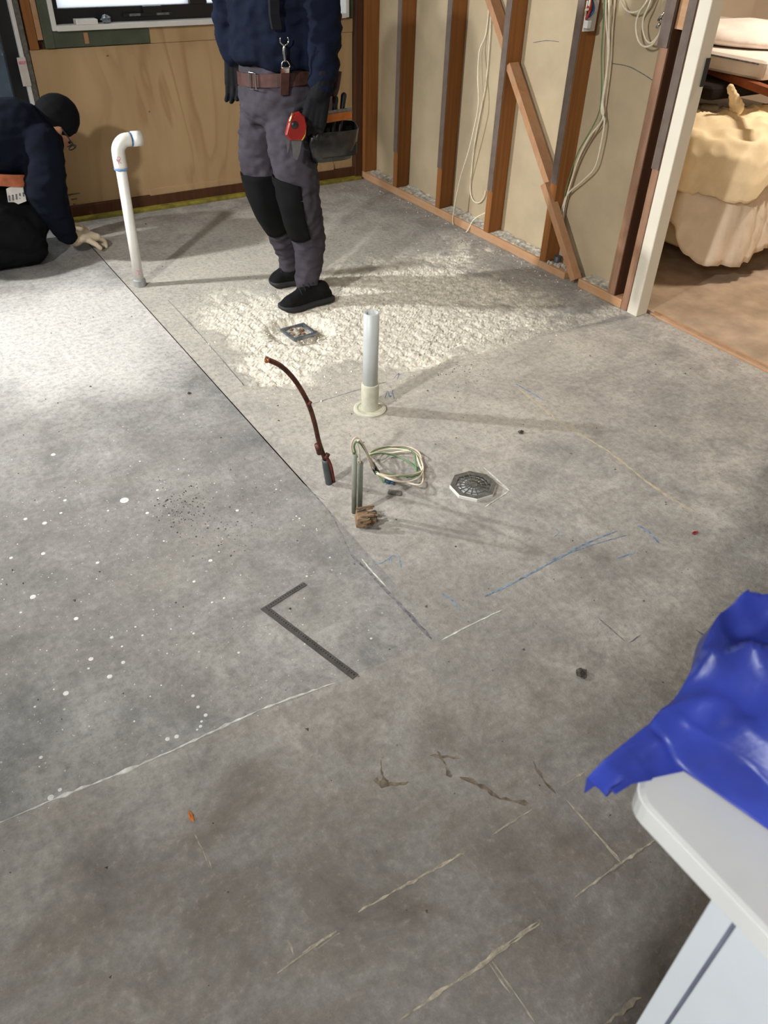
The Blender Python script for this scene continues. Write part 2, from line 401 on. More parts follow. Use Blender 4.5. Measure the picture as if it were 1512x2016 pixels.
# ---- floor and its slabs
fl = setp(G().box(-4.1, 2.99, -2.6, 5.0, -.16, -.06).obj('floor', MT['joint']), kind='structure')
_r0, _r1 = PZ(-150, 1685), PZ(660, 1344)
_yl = _r0.y+(_r0.y-_r1.y)/(_r0.x-_r1.x)*(-4.1-_r0.x)
def prism(pp, z0, z1, name, mat, parent):
    n = len(pp); return G().rings([[Vector((x, y, z)) for x, y in pp] for z in (z0, z1)]).obj(name, mat, parent)
_edge = [(XJ+.002, YJ), (_r1.x, _r1.y), (_r0.x, _r0.y), (-4.1, _yl)]
prism(_edge+[(-4.1, 5.0), (XJ-.0025, 5.0), (XJ-.0025, 1.9), (XJ+.002, 1.84)], -.062, 0, 'slab', MT['slab_a'], fl)
prism([(-4.1, -2.6), (2.965, -2.6), (2.965, YJ)]+_edge, -.062, 0, 'slab', MT['slab_b'], fl)
def sstep(a, b, x): t = min(1, max(0, (x-a)/(b-a))); return t*t*(3-2*t)
def hackmask(x, y):
    n = noise.noise(Vector((x*3.1, y*3.1, 3)))*.20+noise.noise(Vector((x*9, y*9, 8)))*.12+noise.noise(Vector((x*24, y*24, 8)))*.07
    near = 2.36+.16*sstep(1.9, 1.1, x)
    a = sstep(near-.06, near+.14, y+n*.7)*sstep(3.75, 3.1, y+n)*sstep(1.0, 1.18, x+n*.5)
    b = sstep(2.9, 2.3, x+n*2)
    edge = sstep(2.33, 2.37, y+n*.1)*sstep(2.5, 2.44, y+n*.2)*.6
    return max(a*b, edge*sstep(1.8, 2.0, x)*.9)
def slab_b():
    x0, x1, y0, y1 = XJ+.002, 2.965, YJ, 5.0
    # finer rows where the concrete is chipped
    xs = list(np.arange(x0, x1, .0095))+[x1]
    ys = list(np.arange(y0, 2.25, .03))+list(np.arange(2.25, 3.72, .0085))+list(np.arange(3.72, y1, .03))+[y1]
    V = []; F = []; MK = []
    dr = Vector((1.392, 1.595)); d2 = Vector((1.445, 2.945))
    for y in ys:
        for x in xs:
            z = 0.0; m = hackmask(x, y)
            if m > .002:
                n1 = noise.noise(Vector((x*32, y*26, 1))); n2 = noise.noise(Vector((x*75, y*62, 5))); n3 = noise.noise(Vector((x*12, y*12, 9)))
                z = -m*(.004+.009*max(0, n1)**.8+.0045*abs(n2)+.004*max(0, n3))+m*.003*noise.noise(Vector((x*120, y*120, 2)))
            d = math.hypot(x-d2.x, y-d2.y)
            z -= .030*sstep(.17, .10, d)
            V.append((x, y, max(z, -.045))); MK.append(m)
    nx = len(xs)
    for j in range(len(ys)-1):
        for i in range(nx-1):
            F.append((j*nx+i, j*nx+i+1, (j+1)*nx+i+1, (j+1)*nx+i))
    o = mobj('slab', V, F, MT['slab_b'], fl, org=((x0+x1)/2, (y0+y1)/2, 0))
    at = o.data.attributes.new('chip', 'FLOAT', 'POINT'); at.data.foreach_set('value', MK); return o
slab_b()
# ---- lines left on the slabs
def strip(pts, w, h, mat, name, jit=.4, sub=5, z0=0.0):
    P, _ = spline([Vector((p.x, p.y, 0)) for p in pts], 1, sub if len(pts) > 2 else 1)
    Q = []
    for i in range(len(P)-1):
        k = max(1, int((P[i+1]-P[i]).length/.012))
        for q in range(k): Q.append(P[i].lerp(P[i+1], q/k))
    Q.append(P[-1]); rg = []
    for i, p in enumerate(Q):
        t = (Q[min(i+1, len(Q)-1)]-Q[max(i-1, 0)]).normalized(); n = Vector((-t.y, t.x, 0))
        e = min(1, .3+min(i, len(Q)-1-i)/1.5)*(1 if jit < .65 else .25+1.5*abs(noise.noise(Vector((p.x*28, p.y*28, len(Q)))))**.7)
        a = w/2*e*(1+jit*rnd.uniform(-1, 1)); b = w/2*e*(1+jit*rnd.uniform(-1, 1)); hh = h*e*(1+jit*.6*rnd.uniform(-1, 1))
        o = n*rnd.uniform(-1, 1)*w*.12*jit
        rg.append([p+o-n*a+Vector((0, 0, z0-.002)), p+o-n*a*.7+Vector((0, 0, z0+hh)), p+o+n*b*.7+Vector((0, 0, z0+hh)), p+o+n*b+Vector((0, 0, z0-.002))])
    return G().rings(rg).obj(name, mat, fl)
def pl(*pp): return [PZ(x, y) for x, y in pp]
for a, w_, h_ in ((((970, 1643), (1047, 1593)), .007, .0015), (((1132, 1766), (1215, 1704), (1292, 1653)), .008, .002),
                  (((706, 1796), (800, 1742), (919, 1676)), .009, .0015), (((600, 1873), (662, 1833)), .008, .0015),
                  (((785, 2010), (900, 1930), (1058, 1815)), .011, .002), (((1114, 1574), (1165, 1632), (1225, 1701)), .007, .002),
                  (((970, 1893), (1010, 1950), (1054, 2014)), .008, .002), (((1190, 2016), (1262, 1963)), .014, .002),
                  (((546, 1916), (620, 1862), (662, 1832)), .007, .0015), (((384, 1643), (400, 1676), (412, 1707)), .004, .001),
                  (((566, 1850), (578, 1880)), .006, .001), (((1105, 1548), (1150, 1520)), .006, .001)):
    strip(pl(*a), w_*.8, h_*.8, MT['mortar'], 'mortar_line', .85)
    k_ = rnd.uniform(4, 7)*rnd.choice((-1, 1)); q_ = a[len(a)//2:] if rnd.random() < .5 else a[:max(2, len(a)//2+1)]
    if len(q_) > 1: strip(pl(*[(x+k_, y+abs(k_)*.7) for x, y in q_]), w_*.55, h_*.6, MT['mortar'], 'mortar_line', 1.0)
strip(pl((-150, 1685), (0, 1620), (110, 1572), (200, 1537), (330, 1482), (480, 1412), (560, 1380), (660, 1344)), .0085, .002, MT['mortar_w'], 'mortar_ridge', .7)
strip(pl((870, 1260), (920, 1234), (990, 1200)), .006, .001, MT['mortar_w'], 'mortar_line')
strip(pl((712, 1100), (735, 1128), (760, 1155)), .005, .001, MT['mortar_w'], 'mortar_line')
for a, w_ in ((((954, 1175), (1010, 1148), (1090, 1105), (1150, 1072), (1216, 1045)), .007), (((1080, 1105), (1160, 1075), (1240, 1052)), .004),
              (((1255, 1035), (1275, 1045), (1298, 1070)), .008), (((870, 1168), (890, 1182), (906, 1202)), .005),
              (((765, 1104), (772, 1094), (786, 1098)), .004), (((736, 1112), (752, 1108), (766, 1100), (770, 1110)), .004), (((786, 1095), (790, 1118)), .005),
              (((758, 785), (763, 770), (768, 782), (774, 768)), .004), (((772, 768), (776, 786)), .004), (((775, 745), (785, 735), (782, 748)), .003),
              (((1015, 756), (1040, 770), (1070, 788)), .007), (((1215, 1100), (1250, 1088)), .006), (((1090, 1058), (1100, 1048), (1092, 1040)), .003),
              (((1400, 1240), (1390, 1262)), .005)):
    strip(pl(*a), w_, .0004, MT['chalk'], 'marker_line', .4, z0=.0003)
for a, w_ in ((((690, 1090), (770, 1172), (850, 1258)), .012), (((330, 590), (395, 660), (480, 758)), .004), (((600, 800), (680, 775), (760, 752)), .004),
              (((1176, 1215), (1230, 1262)), .006), (((1370, 1240), (1400, 1260)), .007), (((1240, 1265), (1262, 1250)), .006),
              (((605, 960), (650, 1010), (690, 1090)), .005), (((640, 985), (605, 965)), .003)):
    strip(pl(*a), w_, .0003, MT['grey_mark'], 'scored_line', .5, z0=.0002)
strip(pl((1022, 765), (1110, 835), (1200, 890), (1290, 960), (1375, 1012)), .011, .0006, MT['tile_mark'], 'scored_line', .6)
for a in (((985, 955), (1003, 966)), ((1003, 966), (955, 998)), ((952, 920), (1003, 966))):
    strip(pl(*a), .006, .0015, MT['mortar_w'], 'mortar_line')
# ---- stains of old glue on the front slab
MT['stain'] = plain('brown_glue_stain', (104, 92, 78), .9, 0, .3, 60, .1)
for a, w_ in ((((735, 1535), (770, 1545), (805, 1540)), .014), (((750, 1495), (752, 1522), (764, 1548)), .008), (((862, 1478), (880, 1512), (888, 1530)), .016),
              (((905, 1530), (950, 1548), (985, 1572), (1040, 1580)), .014), (((1050, 1498), (1062, 1525), (1095, 1562)), .008), (((845, 1488), (905, 1492)), .010)):
    strip(pl(*a), w_, .0004, MT['stain'], 'glue_smear', 1.0, z0=.0003)

# ---- right wall: plasterboard, plates, studs, brace
wr = setp(G().box(XG, XG+.013, 2.36, 5.0, .0, CEIL).obj('wall_right', MT['gyp']), kind='structure')
G().box(XW, XG+.01, -2.6, 1.42, 0, CEIL).box(XW, XG+.01, 1.42, 2.36, 2.08, CEIL).obj('lining', MT['wall_paint'], wr)
for (a, b) in ((4.47, YB-.015), (3.99, 4.395+.012), (3.505, 3.925), (3.02, 3.45), (2.79, 2.985)):
    pass
# bottom plate in three lengths, worn between the studs
for (a, b, zt) in ((3.0, 4.86, .045), (2.80, 3.0, .036), (2.40, 2.70, .043)):
    G().box(XW, XG-.001, a, b, .0, zt).obj('bottom_plate', MT['plate'], wr, bevel=.004)
for (a, b, zt_) in ((4.448, 4.797, .045), (3.968, 4.397, .045), (3.488, 3.917, .045), (3.003, 3.437, .045), (2.505, 2.69, .043)):
    g = G(); nx_, ny_ = 7, 40; vs_ = []; fs_ = []
    for i in range(nx_):
        for j in range(ny_):
            x_ = XW+.006+(XG-.002-XW-.006)*i/(nx_-1); y_ = a+(b-a)*j/(ny_-1)
            h_ = (.0015+.014*(i/(nx_-1))**2*(.5+noise.noise(Vector((x_*30, y_*14, 1))))+.004*noise.noise(Vector((x_*80, y_*60, 4)))) if 0 < i else -.002
            vs_.append((x_, y_, zt_+h_))
    for i in range(nx_-1):
        for j in range(ny_-1): fs_.append((i*ny_+j, (i+1)*ny_+j, (i+1)*ny_+j+1, i*ny_+j+1))
    g.add(vs_, fs_).obj('plate_dust', MT['rubble'], wr)
studs = [(4.80, .0, None), (4.40, .255, 0), (3.92, .275, 0), (3.44, .27, 0), (2.955, .43, 0)]
for i, (y0, zs, _) in enumerate(studs):
    s = G().box(XW, XG-.001, y0, y0+.045, .045, CEIL).obj('stud', MT['stud'], wr, bevel=.002)
    if zs:
        G().box(XW-.004, XW+.001, y0+.002, y0+.044, zs, CEIL).obj('dark_strip', MT['strip'], s)
s = G().box(XW, XG-.001, 2.455, 2.50, .043, CEIL).obj('stud', MT['stud_old'], wr, bevel=.003)
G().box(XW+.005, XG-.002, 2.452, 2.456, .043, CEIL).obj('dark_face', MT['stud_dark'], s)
G().box(XW-.012, XW+.001, 2.452, 2.503, 1.085, CEIL).obj('dark_strip', MT['strip'], s)
s = G().box(XW+.003, XG-.001, 2.362, 2.400, .0, CEIL).obj('stud', MT['stud_old'], wr, bevel=.003)
G().box(XW-.002, XW+.004, 2.362, 2.402, .64, CEIL).obj('dark_strip', MT['strip'], s)
G().box(XW+.01, XW+.055, 2.402, 2.452, 1.15, CEIL).obj('packer', MT['plate'], wr, bevel=.002)
G().box(XW+.02, XG-.01, 2.402, 2.452, .0, .012).obj('damp_strip', MT['joint'], wr)
def brace(ya, za, yb, zb, x0, x1, wd=.036):
    G().bar(((x0+x1)/2, ya, za), ((x0+x1)/2, yb, zb), wd, x1-x0).obj('brace', MT['brace'], wr, bevel=.002)
def bz(y): return 1.095-(3.622-y)*1.155
brace(3.92, bz(3.92), 3.487, bz(3.487)+.0, 2.905, 2.965)
brace(3.438, bz(3.438), 3.003, bz(3.003), 2.895, 2.955)
brace(3.035, bz(3.035)+.0, 2.715, .03, 2.868, 2.915)
# pencil arcs drawn on the plasterboard
def walltube(pp, X, r, mat, name, parent=None, n=6):
    return G().tube([PX(x, y, X) for x, y in pp], r, n, 4).obj(name, mat, parent, smooth=True)
walltube([(1206, 125), (1235, 130), (1260, 142), (1285, 158)], XG, .0022, MT['grey_mark'], 'pencil_arc', wr, 4)
walltube([(1050, 84), (1075, 80), (1100, 82)], XG, .0018, MT['grey_mark'], 'pencil_arc', wr, 4)
# ---- door jamb, threshold, bedroom
tj = setp(G().box(XW-.006, XW+.066, 2.290, 2.352, .0, 2.08).obj('trim_1', MT['white_paint'], bevel=.006, seg=3), kind='structure')
G().box(XW+.035, XW+.06, 2.2835, 2.2855, .97, 1.07).obj('strike_plate', MT['joint'], tj)
th = setp(G().box(2.968, 2.985, 1.42, 2.282, -.012, .004).obj('trim_2', MT['plate'], bevel=.002), kind='structure')
bf = setp(G().box(2.99, 6.6, -.6, 5.0, -.14, .006).obj('floor_bedroom', MT['carpet']), kind='structure')
G().box(2.995, 3.006, 1.42, 2.28, .006, .010).obj('carpet_edge', MT['brace'], bf)
setp(G().box(2.999, 6.6, 4.75, 4.85, .006, CEIL).obj('wall_bedroom_back', MT['bed_wall']), kind='structure')
setp(G().box(6.5, 6.6, -.6, 4.75, .006, CEIL).obj('wall_bedroom_right', MT['bed_wall']), kind='structure')
setp(G().box(2.999, 6.6, -.7, -.6, .0, CEIL).obj('wall_bedroom_front', MT['bed_wall']), kind='structure')
# wardrobe casing in the bedroom, seen through the doorway
ar = empty('trim_3', (6.0, 4.74, .006), kind='structure')
a0 = PY(1404, 0, 4.74).x
G().box(a0-.02, a0+.09, 4.70, 4.748, .006, 2.2).obj('casing', MT['mattress'], ar, bevel=.008)
G().box(a0+.09, a0+.2, 4.72, 4.748, .006, 2.2).obj('inner_casing', MT['bed_wall'], ar, bevel=.006)
# ---- other walls and ceiling
setp(G().box(-4.2, 6.6, -2.7, 5.05, CEIL, CEIL+.1).obj('ceiling', MT['white_paint']), kind='structure')
setp(G().box(-4.2, -4.1, -2.7, 5.05, -.14, CEIL).obj('wall_left', MT['wall_paint']), kind='structure')
setp(G().box(-4.2, 2.99, -2.7, -2.6, -.14, CEIL).obj('wall_front', MT['wall_paint']), kind='structure')
# ---- back wall
WX0, WX1, WZ0, WZ1 = 1.045, 2.79, .94, 2.15
DX0, DX1, DZ1 = -1.75, .915, 2.15
wb = setp(G().box(-4.1, DX0, 4.90, 5.0, 0, CEIL).box(DX0, DX1, 4.90, 5.0, DZ1, CEIL).box(DX1, WX0, 4.90, 5.0, 0, CEIL)
          .box(WX0, WX1, 4.90, 5.0, 0, WZ0).box(WX0, WX1, 4.90, 5.0, WZ1, CEIL).box(WX1, 2.98, 4.90, 5.0, 0, CEIL).obj('wall_back', MT['stud_dark']), kind='structure')
def ply(x0, x1, z0, z1, y=YB): return G().box(x0, x1, y, 4.899, z0, z1).obj('plywood_sheet', MT['ply'], wb, bevel=.0015)
ply(.918, 2.683, .074, .857); ply(2.689, 2.832, .035, .857)
ply(1.553, 2.832, .859, .932, YB-.004)
G().box(1.422, 2.683, YB-.014, YB-.001, .032, .108).obj('plywood_strip', MT['ply'], wb, bevel=.0015)
G().box(.93, 2.87, 4.80, 4.895, .0, .018).obj('yellow_strip', MT['yellow'], wb, bevel=.003)
G().box(.95, 2.87, 4.845, 4.899, .018, .072).obj('bottom_plate', MT['stud_dark'], wb)
G().box(2.836, 2.885, 4.83, 4.899, .0, CEIL).obj('corner_stud', MT['stud_dark'], wb, bevel=.002)
G().box(.922, .966, 4.862, 4.899, .859, CEIL).obj('trimmer_stud', MT['stud'], wb, bevel=.002)
G().box(.968, .996, 4.868, 4.899, .90, CEIL).obj('trimmer_stud', MT['plate'], wb, bevel=.002)
for px0, px1, py in ((133, 158, 382), (140, 152, 392), (150, 160, 405), (135, 139, 384), (144, 148, 402), (210, 214, 110), (293, 295, 220), (275, 278, 85)):
    p = PY((px0+px1)/2, py, YB); hw = max(.004, (px1-px0)*.0014)
    G().box(p.x-hw, p.x+hw, YB-.0005, YB+.001, p.z-.004, p.z+.004).obj('stamp_mark', MT['stain'], wb)
# ---- window
wn = empty('window_1', ((WX0+WX1)/2, 4.9, WZ0), kind='structure')
g = G(); g.box(.998, 1.046, 4.852, 4.899, .862, 2.2); g.box(1.046, 1.55, 4.858, 4.899, .862, .936); g.box(WX1-.0, 2.832, 4.858, 4.899, .935, 2.2)
g.obj('green_liner', MT['green'], wn, bevel=.002)
G().box(1.20, 1.222, 4.856, 4.858, .875, .925).obj('timber_wedge', MT['brace'], wn)
G().box(1.046, 1.068, 4.835, 5.0, .94, 2.15).box(1.068, 2.77, 4.83, 5.0, .938, .962).box(2.768, 2.79, 4.835, 5.0, .94, 2.15).obj('white_frame', MT['white_al'], wn, bevel=.002)
G().box(1.068, 2.700, 4.90, 4.96, .962, 1.03).box(1.068, 1.105, 4.90, 4.96, 1.03, 2.12).box(1.815, 1.912, 4.895, 4.96, 1.03, 2.12).box(2.665, 2.70, 4.90, 4.96, 1.03, 2.12).box(1.068, 2.7, 4.90, 4.96, 2.08, 2.12).obj('black_sash', MT['black_al'], wn, bevel=.003)
G().box(1.10, 1.82, 4.925, 4.931, 1.025, 2.09).obj('pane', MT['frost'], wn)
G().box(1.905, 2.67, 4.925, 4.931, 1.015, 2.09).obj('pane', MT['frost'], wn)
G().box(2.70, 2.768, 4.925, 4.931, .962, 2.12).obj('pane', MT['frost'], wn)
p = PY(300, 22, 4.885)
hd = G().box(p.x-.16, p.x+.11, 4.882, 4.90, .985, 1.0).box(p.x-.05, p.x+.05, 4.872, 4.90, .998, 1.03).obj('latch', MT['black_al'], wn, bevel=.002)
G().box(p.x-.13, p.x-.07, 4.878, 4.884, .987, .998).box(p.x+.02, p.x+.09, 4.878, 4.884, .987, .998).obj('latch_tab', MT['galv'], hd)
p = PY(172, 52, 4.85)
tape = setp(G().box(p.x-.055, p.x+.055, 4.835, 4.90, .962, .985).obj('packing_block', MT['white_al'], bevel=.003), 'white plastic packing block standing on the window sill', 'packer')
p = PY(210, 45, 4.85)
def crumple(name, c, r, mat, label, cat, seed=1, sq=(1, 1, .7)):
    g = G().ell(c, (r*sq[0], 0, 0), (0, r*sq[1], 0), (0, 0, r*sq[2]), 10, 7); r2 = random.Random(seed)
    for v in g.v: v += (v-Vector(c)).normalized()*r2.uniform(-.35, .35)*r
    o = g.obj(name, mat); return setp(o, label, cat)
crumple('crumpled_tape', (p.x, 4.862, .979), .024, MT['galv'], 'crumpled silver tape ball on the white window sill', 'tape', 3)
# ---- sliding door beside the window
dn = empty('door_1', (-.4, 4.93, 0), kind='structure')
G().box(.80, .866, 4.905, 4.96, .0, 2.12).box(-1.74, -1.68, 4.905, 4.96, 0, 2.12).box(-1.68, .80, 4.905, 4.96, .0, .09).box(-1.68, .80, 4.905, 4.96, 2.06, 2.12).box(-.48, -.40, 4.905, 4.96, .09, 2.06).obj('black_frame', MT['black_al'], dn, bevel=.003)
G().box(.868, .884, 4.862, 4.96, .0, 2.15).obj('reveal_strip', MT['white_al'], dn, bevel=.002)
G().box(.886, .914, 4.872, 4.96, .0, 2.15).obj('grey_strip', MT['grate'], dn, bevel=.002)
G().box(-.40, .80, 4.93, 4.936, .09, 2.06).obj('pane', MT['glass'], dn); G().box(-1.68, -.48, 4.93, 4.936, .09, 2.06).obj('pane', MT['glass'], dn)
lb = G().box(.845, .886, 4.855, 4.861, .70, .83).obj('sticker', MT['paper'], dn)
G().box(.848, .883, 4.853, 4.855, .80, .815).obj('red_print', MT['primer'], lb)
# outside: paving, and an added grey fence that darkens the door glass
setp(G().box(-6, 8, 5.06, 12, -.25, -.15).obj('ground_outside', MT['paving']), kind='structure')
fe = empty('added_fence', (-1, 7.0, -.15), 'added grey board fence darkening the view through the sliding door', 'fence')
for i in range(22):
    G().box(-4+i*.24, -4+i*.24+.232, 7.0, 7.02, -.15, 1.9).obj('board', MT['ext'], fe)

# ================================================================== LAMPS
def work_light(L, label):
    p = Vector(L['pos']); a = Vector(L['aim']); d = (a-p).normalized()
    e = empty('work_light', (p.x, p.y, 0), label, 'lamp')
    G().cyl((p.x, p.y, .55), (p.x, p.y, p.z-.12), .014, .012, 12).obj('pole', MT['black_al'], e, True)
    for k in range(3):
        t = k*2.094+.4; G().cyl((p.x, p.y, .62), (p.x+.42*math.cos(t), p.y+.42*math.sin(t), .012), .01, .012, 8).obj('leg', MT['black_al'], e, True)
    q = p-d*.09; s = d.cross(Vector((0, 0, 1))).normalized(); u = s.cross(d)
    g = G(); vs = []
    for sz, k in ((.10, -.05), (.15, .035)):
        for cx, cy in ((-1, -.7), (1, -.7), (1, .7), (-1, .7)): vs.append(q+d*k+s*cx*sz+u*cy*sz)
    g.add(vs, [(3, 2, 1, 0), (0, 1, 5, 4), (1, 2, 6, 5), (2, 3, 7, 6), (3, 0, 4, 7)]); g.obj('housing', MT['black_al'], e)
    g = G(); c = q-d*.04; g.add([c+s*a_*.09+u*b_*.06 for a_, b_ in ((-1, -1), (1, -1), (1, 1), (-1, 1))], [(0, 1, 2, 3)]); g.obj('reflector', MT['white_al'], e)
    G().bar(p-d*.13, (p.x, p.y, p.z-.13), .03, .02).obj('bracket', MT['black_al'], e)
    ld = bpy.data.lights.new('flood', 'SPOT'); ld.energy = L['power']; ld.spot_size = math.radians(L['cone']); ld.spot_blend = L['blend']
    ld.shadow_soft_size = L['size']; ld.color = L['col']
    lo = bpy.data.objects.new('flood', ld); C.objects.link(lo); lo.parent = e; lo.location = p-Vector((p.x, p.y, 0))
    lo.rotation_euler = d.to_track_quat('-Z', 'Y').to_euler()
work_light(LAMP_A, 'tall black tripod flood lamp standing on the open grey slab')
work_light(LAMP_B, 'black tripod flood lamp standing beside the sliding glass door')
def ceiling_lamp(x, y, p, col, label, size=.5):
    e = empty('ceiling_light', (x, y, CEIL-.09), label, 'lamp')
    G().box(x-size/2, x+size/2, y-.08, y+.08, CEIL-.04, CEIL-.001).obj('base', MT['white_al'], e, bevel=.005)
    ld = bpy.data.lights.new('tube', 'AREA'); ld.shape = 'RECTANGLE'; ld.size = size; ld.size_y = .12; ld.energy = p; ld.color = col
    lo = bpy.data.objects.new('tube', ld); C.objects.link(lo); lo.parent = e; lo.location = (0, 0, .035)
ceiling_lamp(-1.2, -.6, FILL_P, (.92, .97, 1), 'added long white ceiling fill light over the front of the room', 1.2)  # added fill lamp, stands in for cool daylight from the left and behind
ceiling_lamp(4.5, 2.1, BED_P, (1, .90, .78), 'warm ceiling light of the bedroom', .4)

# ================================================================== PIPES IN THE SLAB
# left PVC riser with elbow
B = PZ(276, 562); top = PY(236, 300, B.y)
e = empty('pvc_riser_pipe', (B.x, B.y, 0), 'tall white plastic riser pipe with an elbow on top', 'pipe')
T = Vector((B.x+.005, B.y, .655)); r = .0235
G().cyl((B.x, B.y, .03), (T.x, T.y, .56), r, r, 24).obj('pipe', MT['pvc'], e, True)
G().lathe((B.x, B.y, 0), [(.030, -.001), (.030, .03), (.026, .034), (r, .035)]).obj('socket', MT['ring_grey'], e)
el = G().tube([(T.x, T.y, .545), (T.x, T.y, .60), (T.x+.006, T.y, .632), (T.x+.03, T.y, .655), (T.x+.062, T.y, .658)], [.029, .029, .029, .029, .029], 20, 4).obj('elbow', MT['pvc'], e, True)
G().cyl((T.x, T.y, .54), (T.x, T.y, .546), .0305).obj('glue_ring', MT['blue_glue'], el)
G().cyl((T.x+.066, T.y, .658), (T.x+.07, T.y, .658), .0285).obj('glue_ring', MT['blue_glue'], el)
G().cyl((T.x+.07, T.y, .658), (T.x+.112, T.y, .658), .0315).obj('cap', MT['pvc'], e, True)
def marks(par, base, r, segs, z0, sc, mat):
    """hand written strokes wrapped on a pipe, on the side facing the room"""
    a0 = math.atan2(-base.y, -base.x)+.15
    for s in segs:
        pts = [Vector((base.x+r*math.cos(a0+u*sc/r), base.y+r*math.sin(a0+u*sc/r), z0+v*sc)) for u, v in s]
        G().tube(pts, .0014, 5, 2).obj('primer_mark', mat, par)
marks(e, B, .0295, [[(-.4, -1), (-.5, 1), (.3, .8), (.3, .2), (-.3, -.1), (.5, -1)], [(-.9, .4), (-.6, -.4)]], .585, .014, MT['primer'])
marks(e, B, .024, [[(-.6, .9), (.6, .7)], [(0, .9), (-.1, -1)], [(-.8, -.8), (.7, -.7)], [(.6, .1), (-.4, -.3)]], .072, .013, MT['primer'])
# pale grey stand pipe with flange
B = PZ(728, 806); e = empty('standpipe', (B.x, B.y, 0), 'open topped pale grey standpipe with a collar and floor flange', 'pipe')
r = .028
G().lathe((B.x, B.y, 0), [(r, .02), (r, .392), (r-.004, .393), (r-.004, .2), (.001, .2)], 28).obj('pipe', MT['pvc_grey'], e, True)
for f in e.children[0].data.polygons: f.use_smooth = abs(f.normal.z) < .9
G().lathe((B.x, B.y, 0), [(r+.004, .005), (r+.004, .045), (r+.0052, .046), (r+.0052, .108), (r+.0045, .112), (r, .113)], 28).obj('collar', MT['pvc_old'], e, False)
G().lathe((B.x, B.y, 0), [(.0, 0), (.062, 0), (.062, .006), (.055, .009), (.048, .009), (.046, .006), (.033, .006), (.0, .006)], 32).obj('flange', MT['pvc_old'], e)
# copper pipe
B = PZ(647, 950); e = empty('copper_pipe', (B.x, B.y, 0), 'bent tarnished copper pipe stub rising out of the slab', 'pipe')
Yc = B.y
pts = [PZ(648, 952)]+[PY(x, y, Yc) for x, y in ((640, 905), (628, 870), (620, 835), (611, 805), (600, 780), (580, 748), (555, 722), (532, 710), (524, 708))]
G().tube(pts[1:], .0075, 12, 4).obj('tube', MT['copper'], e, True)
G().tube([pts[-2].lerp(pts[-1], .6), pts[-1]], .0095, 12, 1).obj('open_end', MT['copper_b'], e, True)
G().tube([pts[0]+Vector((0, 0, -.005)), PY(643, 925, Yc), PY(640, 905, Yc)], .0115, 12, 3).obj('sleeve', MT['conduit_d'], e, True)
G().tube([PY(657, 948, Yc-.005)+Vector((0, 0, -.004)), PY(650, 915, Yc-.005), PY(640, 897, Yc-.005)], .0065, 10, 3).obj('side_tube', MT['rust'], e, True)
G().tube([PY(630, 892, Yc), PY(625, 875, Yc)], .0105, 12, 1).obj('coupling', MT['copper'], e, True)
G().tube([PY(641, 902, Yc-.004), PY(646, 893, Yc-.004)], .008, 10, 1).obj('coupling', MT['copper'], e, True)
G().tube([PY(607, 797, Yc-.006), PY(612, 790, Yc-.006)], .006, 10, 1).obj('solder_lug', MT['rust'], e, True)
# pair of grey conduits
Yd = PZ(700, 1012).y
for (bx, by, tx, ty, lab) in ((697, 1015, 698, 893, 'taller grey conduit stub behind the splintered timber'), (708, 1008, 710, 910, 'shorter grey conduit stub touching the taller one')):
    b = PZ(bx, by); t = PY(tx, ty, b.y)
    e = empty('conduit_stub', (b.x, b.y, 0), lab, 'conduit'); rr = .0082
    pr = [(rr, -.001), (rr, t.z), (rr-.0018, t.z+.0004), (rr-.0018, t.z-.04), (.0004, t.z-.04)]
    dx = Vector((t.x-b.x, t.y-b.y, 0))
    G().rings([[Vector((b.x, b.y, 0))+dx*max(0, z)/t.z+Vector((q*math.cos(a), q*math.sin(a), z)) for a in [2*math.pi*j/16 for j in range(16)]] for q, z in pr]).obj('tube', MT['conduit'], e, True)
    G().cyl((b.x, b.y, 0), (b.x, b.y, .012), rr+.002, rr+.002, 16).obj('dirt_ring', MT['rubble'], e)
# cable coming out of the conduits, and its coil
e = empty('cable_coil', tuple(PZ(785, 945)), 'coil of white and green cable tied with black tape', 'cable')
Yk = Yd
def W(x, y, Y=None, z=None): return PY(x, y, Y) if Y else PZ(x, y, z)
lead = [((699, 905), (692, 885), (694, 868), (703, 862), (716, 878), (728, 902), (737, 920)), ((703, 900), (697, 880), (702, 870), (712, 876), (724, 898), (739, 922)),
        ((710, 918), (707, 890), (704, 872), (710, 868), (722, 890), (732, 918))]
ends = [W(737, 922, z=.045), W(741, 920, z=.045), W(733, 925, z=.045)]
for i, (pp, m) in enumerate(zip(lead, ('cable_p', 'cable_g', 'cable_w'))):
    pts = [PY(x, y, Yk) for x, y in pp[:-2]]+[PY(*pp[-2], Yk).lerp(ends[i], .45), ends[i]]
    G().tube(pts, .0029, 8, 4).obj('cable', MT[m], e, True)
G().tube([W(733, 914, z=.046), W(737, 922, z=.045), W(743, 931, z=.040)], .0095, 12, 2).obj('tape_band', MT['tape'], e, True)
loops = [((741, 929), (765, 937), (790, 936), (815, 933), (832, 925), (830, 905), (824, 890), (805, 880), (775, 878), (745, 882), (727, 893), (735, 912), (741, 926)),
         ((742, 931), (770, 943), (800, 950), (828, 954), (833, 935), (826, 915), (815, 892), (785, 884), (755, 886), (730, 894), (724, 900)),
         ((740, 930), (762, 934), (798, 938), (818, 936), (818, 910), (814, 892), (790, 881), (760, 880), (735, 888), (725, 898)),
         ((741, 932), (775, 946), (805, 948), (826, 938), (833, 920), (822, 895), (800, 888), (765, 892), (738, 892), (724, 896)),
         ((728, 896), (750, 892), (780, 898), (805, 910), (822, 925), (826, 934), (800, 940))]
